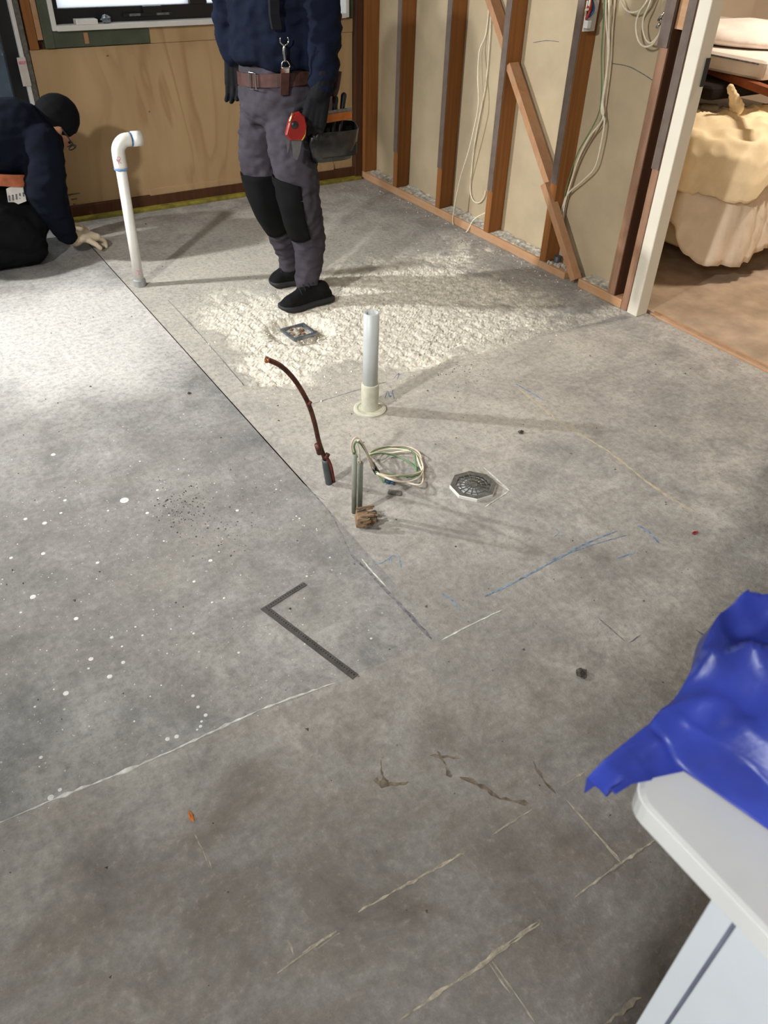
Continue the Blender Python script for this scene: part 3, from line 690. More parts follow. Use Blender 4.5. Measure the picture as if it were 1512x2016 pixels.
for i, (pp, m) in enumerate(zip(loops, ('cable_p', 'cable_w', 'cable_g', 'cable_w', 'cable_g'))):
    n = len(pp)
    pts = [PZ(x, y, .045*max(0, 1-3.2*k/n)+.006+.016*abs(math.sin(k*1.3+i))+(.03 if n-k < 3 and i < 4 else 0)) for k, (x, y) in enumerate(pp)]
    G().tube(pts, .0029, 8, 4).obj('cable', MT[m], e, True)
G().tube([PZ(745, 933, .03), PZ(752, 945, .02), PZ(757, 950, .012)], .0035, 8, 3).obj('cable', MT['cable_g'], e, True)
for x, y in ((762, 949), (772, 951)):
    G().tube([PZ(x-4, y-3, .01), PZ(x+5, y+1, .008)], .006, 10, 1).obj('blue_cap', MT['blue_cap'], e, True)
# splintered timber stub
B = PZ(722, 1035); e = empty('timber_stub', (B.x, B.y, 0), 'splintered timber stub lying at the foot of the grey conduits', 'timber')
d = Vector((.9, -.42, 0)).normalized(); nrm = Vector((-d.y, d.x, 0)); 
g = G(); st = []
c0 = PZ(712, 1032)
blk = G().bar(c0-d*.018+Vector((0, 0, .024)), c0+d*.016+Vector((0, 0, .020)), .05, .036, (0, 0, 1)).obj('block', MT['splinter'], e, bevel=.004)
r3 = random.Random(5)
for i in range(60):
    o = nrm*r3.uniform(-.027, .027)+Vector((0, 0, r3.uniform(.003, .042))); L = r3.uniform(-.004, .030)
    G().bar(c0+d*.002*r3.uniform(-8, 5)+o, c0+d*(.022+L)+o+nrm*r3.uniform(-.014, .014)+Vector((0, 0, r3.uniform(-.003, .010))), r3.uniform(.003, .008), r3.uniform(.002, .006), (0, 0, 1)).obj('splinter', MT['splinter'] if i % 3 else MT['crumb_d'], e)
setp(G().bar(PZ(764, 968, .004), PZ(790, 972, .004), .02, .008, (0, 0, 1)).obj('concrete_chip', MT['grate'], bevel=.002), 'flat blue-grey chip lying beside the cable coil', 'chip')

# ---- octagonal floor drain
c = PZ(931, 960); e = empty('floor_drain', (c.x, c.y, 0), 'octagonal floor drain with a radial grate in the dusty slab', 'drain')
def octo(R, z, tilt=0, ph=.30): return [Vector((c.x+R*math.cos(ph+math.pi/4*k), c.y+R*math.sin(ph+math.pi/4*k), z+tilt*math.cos(ph+math.pi/4*k-2.2))) for k in range(8)]
R = .079
G().rings([octo(R, .0), octo(R, .010), octo(R-.002, .0120), octo(R-.006, .0120), octo(R-.007, .009)], False).obj('rim', MT['pvc'], e)
G().rings([octo(R-.001, .0128), octo(R-.019, .0128), octo(R-.020, .009)], False).obj('frame', MT['grate'], e)
G().lathe((c.x, c.y, 0), [(.061, .0085), (.05, .003), (.02, .002), (.0005, .002)], 24).obj('bowl', MT['pvc_grey'], e, True)
for f in e.children[-1].data.polygons: pass
for k in range(16):
    t = k*math.pi/8
    G().bar((c.x+.012*math.cos(t), c.y+.012*math.sin(t), .0112), (c.x+.062*math.cos(t), c.y+.062*math.sin(t), .0112), .0022, .003, (0, 0, 1)).obj('rib', MT['grate'], e)
for rr in (.028, .046): G().tube([(c.x+rr*math.cos(t), c.y+rr*math.sin(t), .0112) for t in np.linspace(0, 2*math.pi, 25)], .0014, 6, 1, False).obj('ring', MT['grate'], e)
G().lathe((c.x, c.y, 0), [(.0005, .009), (.014, .009), (.014, .0135), (.0005, .0135)], 16).obj('hub', MT['grate'], e)
# ---- square drain in the chipped patch
c2 = PZ(588, 652); zf = -.034
e = empty('square_drain', (c2.x, c2.y, zf), 'square metal drain frame full of rubble in the chipped concrete', 'drain')
rot = .06; hs = .062
def sq(h, z): return [Vector((c2.x+h*(math.cos(rot)*a-math.sin(rot)*b), c2.y+h*(math.sin(rot)*a+math.cos(rot)*b), z)) for a, b in ((-1, -1), (1, -1), (1, 1), (-1, 1))]
G().rings([sq(hs, zf+.026), sq(hs, zf+.036), sq(hs-.012, zf+.037), sq(hs-.013, zf+.015)], False).obj('frame', MT['galv'], e)
G().lathe((c2.x, c2.y, zf), [(.085, -.004), (.072, .016), (.055, .027), (.0005, .027)], 20).obj('bedding', MT['rubble'], e)
for i in range(22):
    a = r3.uniform(-1, 1)*.042; b = r3.uniform(-1, 1)*.042; s_ = r3.uniform(.006, .013); q = Vector((c2.x+a, c2.y+b, zf+.030))
    g = G().ell(q, (s_, 0, 0), (0, s_*.8, 0), (0, 0, s_*.6), 6, 4)
    for v in g.v: v += Vector((r3.uniform(-1, 1), r3.uniform(-1, 1), r3.uniform(-1, 1)))*s_*.25
    g.obj('rubble_piece', MT['splinter'] if i % 2 else MT['rubble'], e)

# ---- framing square on the floor
p0, p1, p2 = PZ(513, 1200), PZ(694, 1338), PZ(597, 1147)
e = empty('try_square', (p0.x, p0.y, 0), 'flat grey steel measuring square lying on the slab', 'ruler')
u = (p1-p0).normalized(); v = Vector((-u.y, u.x, 0)); v = v if v.dot(p2-p0) > 0 else -v
w1, w2 = .021, .0155; L1 = (p1-p0).length; L2 = (p2-p0).length; z1 = .0022; v2 = (p2-p0).normalized()
pt = [p0, p0+u*L1, p0+u*L1+v*w1, p0+u*w2+v*w1, p0+v2*L2+u*w2, p0+v2*L2]
vs = [q+Vector((0, 0, z)) for z in (.0004, z1) for q in pt]
G().add(vs, [(0, 1, 2, 3), (0, 3, 4, 5), (9, 8, 7, 6), (11, 10, 9, 6)]+[(i, (i+1) % 6, (i+1) % 6+6, i+6) for i in range(6)]).obj('blade', MT['steel'], e)
g = G()
for k in range(1, int(L1/.0085)):
    q = p0+u*(k*.0085+.004)+v*(w1*.62); s_ = .0022 if k % 10 else .004
    g.bar(q-u*s_*.5+Vector((0, 0, z1)), q+u*s_*.5+Vector((0, 0, z1)), .0045, .0006, (0, 0, 1))
for k in range(1, int(L2/.0085)):
    q = p0+v2*(k*.0085+.006)+u*(w2*.45)
    g.bar(q-v2*.0012+Vector((0, 0, z1)), q+v2*.0012+Vector((0, 0, z1)), .004, .0006, (0, 0, 1))
setp(g.obj('graduations', MT['ink'], e), kind='stuff')

# ---- crumbs, chips and paint spots
def crumbs(name, mat, label, n, gen, seed):
    r_ = random.Random(seed); V = []; F = []
    for i in range(n):
        x, y, s = gen(r_)
        if x is None: continue
        z = .0
        if XJ < x < 2.96 and y > YJ: z = -.008*hackmask(x, y)
        if abs(x-XJ) < .006: continue
        b = len(V)
        for k in range(3):
            t = r_.uniform(0, .8)+k*2.094; V.append((x+s*math.cos(t)*r_.uniform(.6, 1.2), y+s*math.sin(t)*r_.uniform(.6, 1.2), z-.0004))
        V.append((x+r_.uniform(-.3, .3)*s, y+r_.uniform(-.3, .3)*s, z+s*r_.uniform(.5, 1.0)))
        F += [(b, b+1, b+3), (b+1, b+2, b+3), (b+2, b, b+3), (b+2, b+1, b)]
    o = mobj(name, V, F, mat, org=(1, 2, 0)); return setp(o, label, 'debris', kind='stuff')
def g_all(r_):
    x = r_.uniform(-.6, 2.85); y = r_.uniform(.15, 4.75); return x, y, min(.007, r_.expovariate(1)*.0013+.0008)
def g_hack(r_):
    x = r_.gauss(1.75, .45); y = r_.gauss(2.85, .3)
    if not (1.0 < x < 2.85 and 2.2 < y < 3.6): return None, 0, 0
    return x, y, min(.008, r_.expovariate(1)*.0018+.001)
def g_pile(r_):
    k = r_.random()
    if k < .4: p = PZ(r_.gauss(350, 28), r_.gauss(995, 22))
    elif k < .7: p = PZ(r_.gauss(440, 45), r_.gauss(1040, 35))
    elif k < .85: p = PZ(r_.gauss(910, 30), r_.gauss(735, 18))
    else: p = PZ(r_.gauss(880, 25), r_.gauss(690, 20))
    return p.x, p.y, min(.005, r_.expovariate(1)*.0011+.0006)
def g_wall(r_):
    y = r_.uniform(2.45, 4.7); return 2.88-abs(r_.gauss(0, .05)), y, min(.009, r_.expovariate(1)*.002+.001)
crumbs('dark_crumbs', MT['crumb_d'], 'dark grit scattered over the whole concrete floor', 1500, g_all, 1)
crumbs('pale_crumbs', MT['crumb_l'], 'pale concrete crumbs spread around the chipped patch', 3200, g_hack, 2)
crumbs('swept_grit', MT['crumb_d'], 'brown grit gathered in small swept heaps on the slab', 1100, g_pile, 3)
crumbs('wall_rubble', MT['rubble'], 'rubble crumbs strewn along the stud wall plate', 420, g_wall, 4)
def paint_spots():
    r_ = random.Random(11); g = G()
    big = [(245, 985, 15), (88, 1030, 8), (150, 1218, 8), (216, 1332, 9), (130, 1365, 10), (65, 1175, 10), (85, 1090, 7), (330, 1455, 8), (405, 1408, 7), (348, 1450, 8), (100, 1570, 11), (118, 1555, 7),
           (192, 1108, 6), (290, 1010, 6), (310, 965, 5), (220, 1255, 6), (105, 895, 8), (382, 1145, 5), (470, 1285, 5), (380, 1370, 6), (390, 1392, 6), (395, 1430, 6), (120, 1010, 5)]
    for x, y, s in big:
        p = PZ(x, y); q = PZ(x+s, y); rr = (q-p).length*.62; g.lathe((p.x, p.y, .0), [(rr, -.0005), (rr*.9, .0007), (.0004, .0009)], 10)
    for i in range(420):
        x = r_.uniform(-.6, .86); y = r_.uniform(1.12, 2.3) if r_.random() < .8 else r_.uniform(1.12, 3.2); rr = min(.007, r_.expovariate(1)*.0011+.0006)
        g.lathe((x, y, 0), [(rr, -.0005), (rr*.9, .0006), (.0003, .0008)], 7)
    setp(g.obj('paint_spots', MT['paintspot'], org=(0, 1.5, 0)), 'dried white paint spots splashed over the grey slab', 'paint', kind='stuff')
paint_spots()
for x, y, s, lab in ((1145, 1328, .014, 'brown clod lying alone on the front slab'), (1025, 852, .010, 'small black pebble beyond the octagonal drain'), (372, 775, .007, 'black pebble beside the saw cut')):
    p = PZ(x, y); crumple('pebble', (p.x, p.y, s*.35), s, MT['crumb_d'], lab, 'pebble', int(x), (1, 1, .6))
p = PZ(1368, 1050); crumple('red_scrap', (p.x, p.y, .003), .009, MT['red_dip'], 'tiny red plastic scrap on the slab', 'scrap', 4, (1.4, .5, .3))
p = PZ(376, 1608); crumple('wood_chip', (p.x, p.y, .003), .009, MT['orange_w'], 'small orange wood chip on the front slab', 'chip', 6, (.5, 1.3, .3))

# ================================================================== CABLES ON THE STUD WALL
def cable(label, pp, X, mat, r=.004, name='cable', grp=None, sub=4):
    o = G().tube([PX(x, y, (X[i] if hasattr(X, '__len__') else X)) for i, (x, y) in enumerate(pp)], r, 8, sub).obj(name, mat, smooth=True)
    return setp(o, label, 'cable', grp)
cable('longer white cable drooping to the floor behind the timber brace', ((962, -40), (962, 20), (956, 70), (944, 100), (941, 150), (942, 205), (934, 250), (922, 300), (908, 345), (899, 385), (893, 420), (892, 440), (897, 454)), (2.977,2.977,2.976,2.95,2.925,2.92,2.92,2.92,2.91,2.90,2.888,2.885,2.882), MT['cable_w'], .0038)
cable('white cable looping up short between two studs beside the brace', ((966, -40), (966, 40), (962, 110), (956, 170), (946, 220), (935, 280), (929, 330), (926, 375), (932, 395), (944, 399), (953, 388), (956, 375)), 2.976, MT['cable_w'], .0036)
cable('short white cable end poking out low beside a stud', ((914, 461), (922, 452), (930, 436), (940, 427), (950, 422), (958, 418)), (2.87,2.88,2.9,2.92,2.93,2.945), MT['cable_w'], .0038)
S = (2.95, 2.95, 2.95, 2.95, 2.945, 2.94, 2.94, 2.945, 2.95, 2.95, 2.95)
cable('white cable running straight down into the grey conduit', ((1194, -60), (1193, 30), (1197, 90), (1194, 150), (1187, 200), (1186, 235), (1160, 270), (1140, 310), (1125, 355), (1110, 410), (1104, 470)), S, MT['cable_w'], .0042)
cable('white cable bulging away from its bundle above the conduit', ((1200, -60), (1199, 40), (1198, 110), (1190, 170), (1184, 215), (1190, 240), (1181, 295), (1170, 332), (1145, 358), (1112, 392), (1098, 470)), S, MT['cable_w'], .0042)
cable('thin green wire strung beside the white cables', ((1192, -60), (1188, 40), (1184, 110), (1184, 180), (1178, 225), (1158, 265), (1138, 300), (1122, 345), (1112, 385), (1106, 430), (1101, 470)), S, MT['cable_g'], .0028)
cable('grey white cable hugging the plasterboard behind its bundle', ((1215, -40), (1206, 60), (1203, 120), (1196, 180), (1188, 230), (1172, 262), (1150, 300), (1132, 340), (1118, 390), (1110, 430), (1106, 470)), 2.97, MT['cable_p'], .0036)
cable('white cable arc hanging above the coiled loop', ((1216, -30), (1224, 5), (1236, 22), (1254, 23), (1272, 8), (1282, -30)), 2.93, MT['cable_w'], .0042)
cable('white cable coiled in a loose loop beside the dark stud', ((1290, -30), (1272, 5), (1258, 25), (1252, 52), (1257, 80), (1270, 92), (1286, 86), (1298, 66), (1303, 50)), 2.92, MT['cable_w'], .0042)
cable('inner white cable loop nested in the coil', ((1292, -30), (1278, 10), (1267, 35), (1266, 60), (1273, 80), (1283, 84), (1296, 70)), 2.925, MT['cable_w'], .004)
e = empty('cable_connector', tuple(PX(1300, 50, 2.915)), 'silvery cable ends bunched beside the dark stud', 'connector')
for a, b in (((1296, 40), (1310, 22)), ((1293, 54), (1299, 46)), ((1300, 38), (1306, 44))):
    G().tube([PX(*a, 2.912), PX(*b, 2.908)], .006, 8, 1).obj('plug', MT['chrome'], e, True)
# conduit stub in the rubble by the brace
b = PX(1099, 500, 2.945); e = empty('wall_conduit', (b.x, b.y, .0), 'short dark conduit stub in rubble by the brace', 'conduit')
G().lathe((b.x, b.y, 0), [(.019, .0), (.019, .075), (.016, .076), (.016, .03), (.0005, .03)], 18).obj('tube', MT['conduit_d'], e, True)
for i in range(34):
    s_ = r3.uniform(.008, .019); q = Vector((r3.uniform(2.90, 2.975), r3.uniform(2.74, 2.95), .036+s_*.3))
    if (q-Vector((b.x, b.y, q.z))).length < .03: continue
    g = G().ell(q, (s_, 0, 0), (0, s_*.8, 0), (0, 0, s_*.6), 6, 4)
    for v_ in g.v: v_ += Vector((r3.uniform(-1, 1), r3.uniform(-1, 1), r3.uniform(-1, 1)))*s_*.2
    g.obj('stone', MT['rubble'], e)
# switch plate with loose wires on a stud
e = empty('switch_plate', tuple(PX(1152, 50, 2.88)), 'white switch plate with red and blue wires on a stud', 'switch')
q = PX(1152, 30, 2.885)
yq = 2.935
G().box(2.875, 2.945, yq-.006, yq, 1.085, 1.20).obj('plate', MT['white_al'], e, bevel=.002)
for i, (m, dx) in enumerate((('wire_r', 0), ('wire_b', .02), ('tape', .012), ('cable_w', -.012), ('wire_r', -.005))):
    G().tube([(2.885+dx*.4, yq-.004, 1.135+.004*i), (2.862+dx, yq-.03, 1.14+.01*i), (2.870+dx, yq-.035, 1.175), (2.885, yq-.01, 1.215+.004*i)], .005, 8, 4).obj('wire', MT[m], e, True)
G().box(2.868, 2.892, yq-.034, yq-.008, 1.10, 1.13).obj('terminal', MT['white_al'], e, bevel=.003)

# ================================================================== BEDROOM THINGS
bx0, by0, bt = 3.52, 2.52, .56
e = empty('bed', (4.4, 3.3, .006), 'beige divan bed base on the tan bedroom carpet', 'bed')
G().box(bx0, 5.0, by0, 4.45, .11, .36).obj('base', MT['valance'], e, bevel=.03, seg=3)
G().box(bx0+.01, 5.0, by0+.01, 4.45, .362, bt).obj('mattress', MT['mattress'], e, bevel=.05, seg=3)
for x, y in ((3.80, 2.66), (4.8, 2.66), (3.8, 4.3), (4.8, 4.3)):
    G().lathe((x, y, .006), [(.022, 0), (.026, .02), (.03, .105)], 14).obj('leg', MT['black_al'], e, True)
def drape(name, mat, label, path, prof, amp, freq, seed, hem, parent=None):
    """path: plan polyline round the bed edge; prof: (inset, z) from inside the top to the hem"""
    P, _ = spline([Vector((x, y, 0)) for x, y in path], 1, 22); NV = 44; V = []; F = []
    n = len(P); L = [0]
    assert n > 3
    for i in range(1, n): L.append(L[-1]+(P[i]-P[i-1]).length)
    for i in range(n):
        t = (P[min(i+1, n-1)]-P[max(i-1, 0)]).normalized(); nr = Vector((t.y, -t.x, 0))
        hz = hem(L[i]/L[-1])+.035*noise.noise(Vector((L[i]*6, seed, 9)))+.012*noise.noise(Vector((L[i]*30, seed, 0)))+.006*noise.noise(Vector((L[i]*90, seed, 4)))
        for j in range(NV):
            s = j/(NV-1)*(len(prof)-1); k = min(int(s), len(prof)-2); f = s-k
            ins = prof[k][0]*(1-f)+prof[k+1][0]*f; z = prof[k][1]*(1-f)+prof[k+1][1]*f
            if z < .6: z = .6-(.6-z)*(.6-hz)/(.6-prof[-1][1])
            dn_ = sstep(.62, .2, z)
            wv = amp*(.3+dn_)*(1.1*(1-2.4*abs(noise.noise(Vector((L[i]*freq*.17+z*.9, z*.5, seed)))))+.6*(1-2.4*abs(noise.noise(Vector((L[i]*freq*.45-z*2.2, z*1.6, seed+3))))))
            bumpz = .030*noise.noise(Vector((P[i].x*5-nr.x*ins*5, P[i].y*5-nr.y*ins*5, seed)))*(1-dn_)+.022*(1-2*abs(noise.noise(Vector((P[i].x*11-nr.x*ins*11, P[i].y*11-nr.y*ins*11, seed)))))*(1-dn_)
            p = (P[i].lerp(Vector((4.15, 3.2, 0)), ins*.85) if ins > 0 else P[i]-nr*ins)+nr*max(0, wv+amp*.8)*min(1, 1-ins/.3 if ins > 0 else 1)*(1 if ins < .3 else 0)
            V.append((p.x, p.y, z+bumpz))
    for i in range(n-1):
        for j in range(NV-1): F.append((i*NV+j, (i+1)*NV+j, (i+1)*NV+j+1, i*NV+j+1))
    o = mobj(name, V, F, mat, None, True)
    thicken(o, .004)
    o.data.polygons.foreach_set('use_smooth', [True]*len(o.data.polygons))
    return setp(o, label, 'sheet')
path = [(bx0-.03, 3.6), (bx0-.03, 3.2), (bx0-.03, 2.8), (bx0-.025, by0+.08), (bx0+.06, by0-.03), (bx0+.4, by0-.03), (4.3, by0-.03), (5.0, by0-.03)]
drape('white_dust_sheet', MT['sheet_w'], 'white crinkled dust sheet hanging down the side of the bed', path,
      [(.55, .62), (.3, .615), (.12, .60), (.02, .57), (-.02, .5), (-.035, .3), (-.05, .06)], .034, 34, 3.1,
      lambda s: .27 if s < .385 else (.27-(s-.385)/.04*.17 if s < .425 else .10+max(0, s-.47)*.55))
path2 = [(bx0-.075, 3.6), (bx0-.075, 3.2), (bx0-.075, 2.8), (bx0-.07, by0+.08), (bx0+.06, by0-.085), (bx0+.4, by0-.085), (4.3, by0-.085), (5.0, by0-.085)]
drape('cream_dust_sheet', MT['sheet_c'], 'cream dust sheet bunched over the top of the bed', path2,
      [(.62, .70), (.4, .71), (.2, .69), (.06, .65), (.0, .58), (-.02, .5), (-.03, .42)], .03, 23, 8.3,
      lambda s: .40+max(0, s-.4)*.55+.025*math.sin(s*23))
# twisted corner of the cream sheet standing up
p = PY(1446, 205, 2.70)
g = G().capsule([(p+Vector((.03, 0, -.02)), .035), (PY(1443, 188, 2.70), .022), (PY(1438, 172, 2.70), .016)])
setp(blob('sheet_knot', g, MT['sheet_c'], None, .006, 3, lambda c_, n_: .006*noise.noise(c_*60)), 'twisted end of cream cloth sticking up from the bed', 'cloth')
# dark bag, wooden rail and covered mattress piled on the bed
setp(G().box(3.66, 5.0, 2.78, 4.2, .772, .836).obj('dark_bag', MT['dark_bag'], bevel=.025, seg=3), 'dark soft bag lying flat on the covered bed', 'bag')
setp(G().bar((4.13, 3.50, .8555), (3.70, 2.43, .8555), .05, .035, (0, 0, 1)).obj('bed_rail', MT['rail'], bevel=.005), 'reddish brown wooden bed rail laid over the dark bag', 'rail')
mm = setp(G().box(3.80, 5.1, 2.62, 4.3, .875, .962).obj('spare_mattress', MT['mattress'], bevel=.03, seg=3), 'white spare mattress piled on top of the wooden rail', 'mattress')
G().tube([(3.797, 2.66, .945), (3.797, 3.3, .945), (3.797, 4.2, .945)], .004, 6, 3).obj('piping', MT['grey_mark'], mm, True)
g = G().ell((4.30, 3.10, .985), (.42, 0, -.01), (0, .36, 0), (0, 0, .075), 24, 11)
for v_ in g.v: v_.z = max(v_.z, .966)
setp(blob('covered_pillow', g, MT['mattress'], None, .014, 4, lambda c_, n_: .012*noise.noise(c_*9) if c_.z > .98 else 0), 'white covered pillow mound on the spare mattress', 'pillow')

# ================================================================== BENCH WITH BLUE PLASTIC
e = empty('kitchen_bench', (.75, -.35, 0), 'white kitchen bench cabinet with an off-white top', 'cabinet')
zt = .9; th_ = .028; cx, cy = .428, .222
ol = [(cx, -1.3), (1.08, -1.3), (1.08, cy), *[(cx+.028-.028*math.sin(t_), cy-.028+.028*math.cos(t_)) for t_ in [k_*math.pi/12 for k_ in range(7)]]]
def polyring(s, z): return [Vector((x+(s if x < .5 else 0), y-(s if y > 0 else 0), z)) for x, y in ol]
G().rings([polyring(.002, zt-th_), polyring(0, zt-th_+.002), polyring(0, zt-.003), polyring(.003, zt)]).obj('benchtop', MT['bench'], e)
G().rings([polyring(-.0012, zt-th_), polyring(-.0012, zt-.004), polyring(.0005, zt-.004), polyring(.0005, zt-th_)], False).obj('edge_band', MT['bench_e'], e)
xc = cx+.016; yc0 = .118
G().box(xc, 1.06, -1.28, yc0, .1, zt-th_).obj('carcass', MT['cab'], e, bevel=.0015)
G().box(xc+.05, 1.04, -1.26, yc0-.03, .0, .1).obj('kickboard', MT['cab_gap'], e)
for k, y1 in enumerate((yc0-.028, yc0-.48, yc0-.93)):
    G().box(xc-.004, xc+.001, y1-.442, y1, .11, zt-th_-.004).obj('door', MT['cab'], e, bevel=.0015)
    G().box(xc-.0005, xc+.002, y1+.0005, y1+.0045, .11, zt-th_-.004).obj('door_gap', MT['cab_gap'], e)
def blue_sheet():
    NU, NV = 110, 70; V = []; F = []
    def nearf(x):
        for (x0, y0), (x1, y1) in (((.35, .221), (.43, .219)), ((.43, .219), (.45, .212)), ((.45, .214), (.483, .203)), ((.483, .203), (.502, .12)), ((.502, .12), (.54, -.3)), ((.54, -.3), (2, -.32))):
            if x <= x1: return y0+(y1-y0)*(x-x0)/(x1-x0)
    for i in range(NU):
        u = i/(NU-1); x = .409+.612*(.35*u+.65*u*u)
        for j in range(NV):
            v = j/(NV-1); near = nearf(x); far = .252+.03*sstep(.5, .6, x)
            k = min(1, v/.72); y = near+(far-near)*(1-(1-k)**2); hang = max(0, (v-.72)/.28)
            crest = .034+.008*sstep(.43, .50, x)+.065*sstep(.49, .60, x)
            back = sstep(0, .10, y-near)
            r1_ = 1-abs(noise.noise(Vector((x*9+1, y*12, 2))))*1.6; r2_ = 1-abs(noise.noise(Vector((x*21+4, y*26, 7))))*2
            z = zt+.003+back*crest*(.55+.45*r1_)+.009*sstep(0, .03, y-near)*max(-.2, r2_)*sstep(.42, .48, x)
            z -= hang*.022*sstep(.75, .5, x)+.02*sstep(.43, .40, x)+.01*sstep(.23, .255, y)
            y += .006*hang*math.sin(x*70)
            if hang == 0 and y < cy+.004: z = max(z, zt+.0025)
            if x < cx and hang == 0: z = max(z, zt-.03)
            V.append((x+.008*noise.noise(Vector((x*9, y*20, 5)))*back, y, z))
    for i in range(NU-1):
        for j in range(NV-1): F.append((i*NV+j, (i+1)*NV+j, (i+1)*NV+j+1, i*NV+j+1))
    o = mobj('blue_plastic_sheet', V, F, MT['blue'], None, True)
    thicken(o, .0008)
    return setp(o, 'crumpled blue plastic sheet lying over the white bench end', 'plastic sheet')
blue_sheet()

# ================================================================== PEOPLE
Zv = Vector((0, 0, 1))
def ring(c, a, b, ra, rb, n=20):
    c = Vector(c); return [c+a*ra*math.cos(t)+b*rb*math.sin(t) for t in [2*math.pi*k/n for k in range(n)]]
def wrinkle(amp, sc, seed=0):
    def f(c_, n_):
        q = Vector((c_.x*sc, c_.y*sc, c_.z*sc*1.7+seed))
        return amp*(1-2*abs(noise.noise(q)))*.6+amp*.5*noise.noise(q*2.3)
    return f
def glove(name, mat, parent, wrist, palm_dir, spread, curl_dir, size=1.0, curl=.4, thumb_side=1, extra=None, cuff=.05):
    """palm + five separate bent fingers; palm_dir points wrist->knuckles, spread across the knuckles"""
    d = Vector(palm_dir).normalized(); s = Vector(spread); s = (s-d*s.dot(d)).normalized(); k = Vector(curl_dir); k = (k-d*k.dot(d)-s*k.dot(s)).normalized()
    w_ = Vector(wrist); g = G(); z = size
    g.capsule([(w_-d*cuff*z, .036*z), (w_, .034*z)], 12)
    for t in (-.028, -.01, .01, .028): g.capsule([(w_+d*.005*z+s*t*.7*z, .019*z), (w_+d*.085*z+s*t*z, .0165*z)], 10)
    for i, (t, L) in enumerate(((-.031, .062), (-.0105, .075), (.0105, .070), (.031, .054))):
        b0 = w_+d*.088*z+s*t*1.03*z; c_ = curl*(1+.15*i)
        d1 = (d*math.cos(c_)+k*math.sin(c_)); d2 = (d*math.cos(2.0*c_)+k*math.sin(2.0*c_)); d3 = (d*math.cos(2.7*c_)+k*math.sin(2.7*c_))
        p1 = b0+d1*L*.45*z; p2 = p1+d2*L*.33*z; p3 = p2+d3*L*.22*z
        g.capsule([(b0-d*.02*z, .0105*z), (p1, .0098*z), (p2, .0092*z), (p3, .0082*z)], 9)
    tb = w_+d*.025*z-s*.030*z*thumb_side; td = (d*.65-s*.62*thumb_side+k*.45).normalized()
    p1 = tb+td*.038*z; p2 = p1+(td+k*.5+d*.4).normalized()*.03*z
    g.capsule([(tb+s*.012*thumb_side*z, .0145*z), (p1, .0118*z), (p2, .0095*z)], 9)
    return blob(name, g, mat, parent, .0042, 2, None, .4)
def shoe(parent, heel, toe, ankle):
    heel = Vector(heel); toe = Vector(toe); d = (toe-heel); L = d.length; d.normalize(); s = Vector((-d.y, d.x, 0))
    prof = [(0, .030, .040), (.06, .036, .062), (.2, .038, .085), (.38, .037, .098), (.55, .042, .086), (.72, .049, .065), (.86, .046, .051), (.96, .032, .032), (1.0, .012, .022)]
    rg = []
    for f, hw, hh in prof:
        c_ = heel+d*L*f; pts = []
        for k in range(14):
            t = 2*math.pi*k/14; a_ = math.cos(t); b_ = math.sin(t)
            zz = .020+(hh-.01)*max(0, b_)**.8*1.0+(0 if b_ > 0 else b_*.006)
            pts.append(c_+s*hw*(abs(a_)**.7)*(1 if a_ > 0 else -1)*(1-.35*max(0, b_)**1.5)+Zv*zz)
        rg.append(pts)
    g = G().rings(rg)
    g.capsule([(heel+d*L*.2+Zv*.06, .045), (Vector(ankle)+Zv*-.005, .048)], 14)
    up = blob('shoe', g, MT['shoe'], parent, .006, 4)
    rg = []
    for f, hw, hh in prof:
        c_ = heel+d*(L*f*1.03-.004); hw2 = hw+.006; lift = .012*sstep(.8, 1, f)
        rg.append([c_-s*hw2+Zv*(.001+lift), c_+s*hw2+Zv*(.001+lift), c_+s*(hw2+.001)+Zv*.016+Zv*lift*.5, c_+s*hw2*.97+Zv*.026, c_-s*hw2*.97+Zv*.026, c_-s*(hw2+.001)+Zv*.016+Zv*lift*.5])
    G().rings(rg).obj('sole', MT['sole'], up, True)
    for k in range(4):
        f = .40+.075*k; c_ = heel+d*L*f; hz = .124-.013*k
        G().tube([c_-s*.028+Zv*(hz-.014), c_-s*.012+Zv*(hz+.001), c_+s*.012+Zv*(hz+.001), c_+s*.028+Zv*(hz-.018)], .0028, 6, 3).obj('lace', MT['lace'], up, True)
    return up

# ---------------- standing worker
F_ = Vector((-.83, -.56, 0)).normalized(); S_ = Vector((-F_.y, F_.x, 0))   # facing, his left side
YL, YR, YC = 3.19, 3.42, 3.30
wc = PY(541, 143, YC)
lleg = [PY(566, 215, 3.24), PY(574, 285, 3.20), PY(583, 345, 3.17), PY(592, 405, 3.16), PY(604, 450, 3.18), PY(610, 490, 3.19), PY(606, 535, 3.19), PY(605, 560, 3.19)]
rleg = [PY(519, 215, 3.38), PY(511, 280, 3.40), PY(514, 335, 3.38), PY(528, 395, 3.37), PY(550, 440, 3.39), PY(560, 475, 3.41), PY(570, 505, 3.42), PY(571, 518, 3.42)]
chest = wc+Vector((.01, .0, .34)); neck = wc+Vector((.0, .0, .52)); head = wc+Vector((-.03, -.02, .69))
lsh = chest+S_*.185+Zv*.09; rsh = chest-S_*.185+Zv*.09
lel = PY(636, 70, 3.12); lwr = PY(630, 178, 3.06); rel = PY(452, 40, 3.50); rwr = PY(462, 112, 3.45)
g = G()
g.rings([ring(wc-Zv*.10, S_, F_, .135, .10), ring(wc, S_, F_, .14, .095), ring(wc+Zv*.15, S_, F_, .135, .09), ring(chest, S_, F_, .165, .105), ring(chest+Zv*.12, S_, F_, .15, .08), ring(neck, S_, F_, .06, .055)])
g.capsule([(lsh, .05), (lel, .042), (lwr, .03)]); g.capsule([(rsh, .05), (rel, .042), (rwr, .03)])
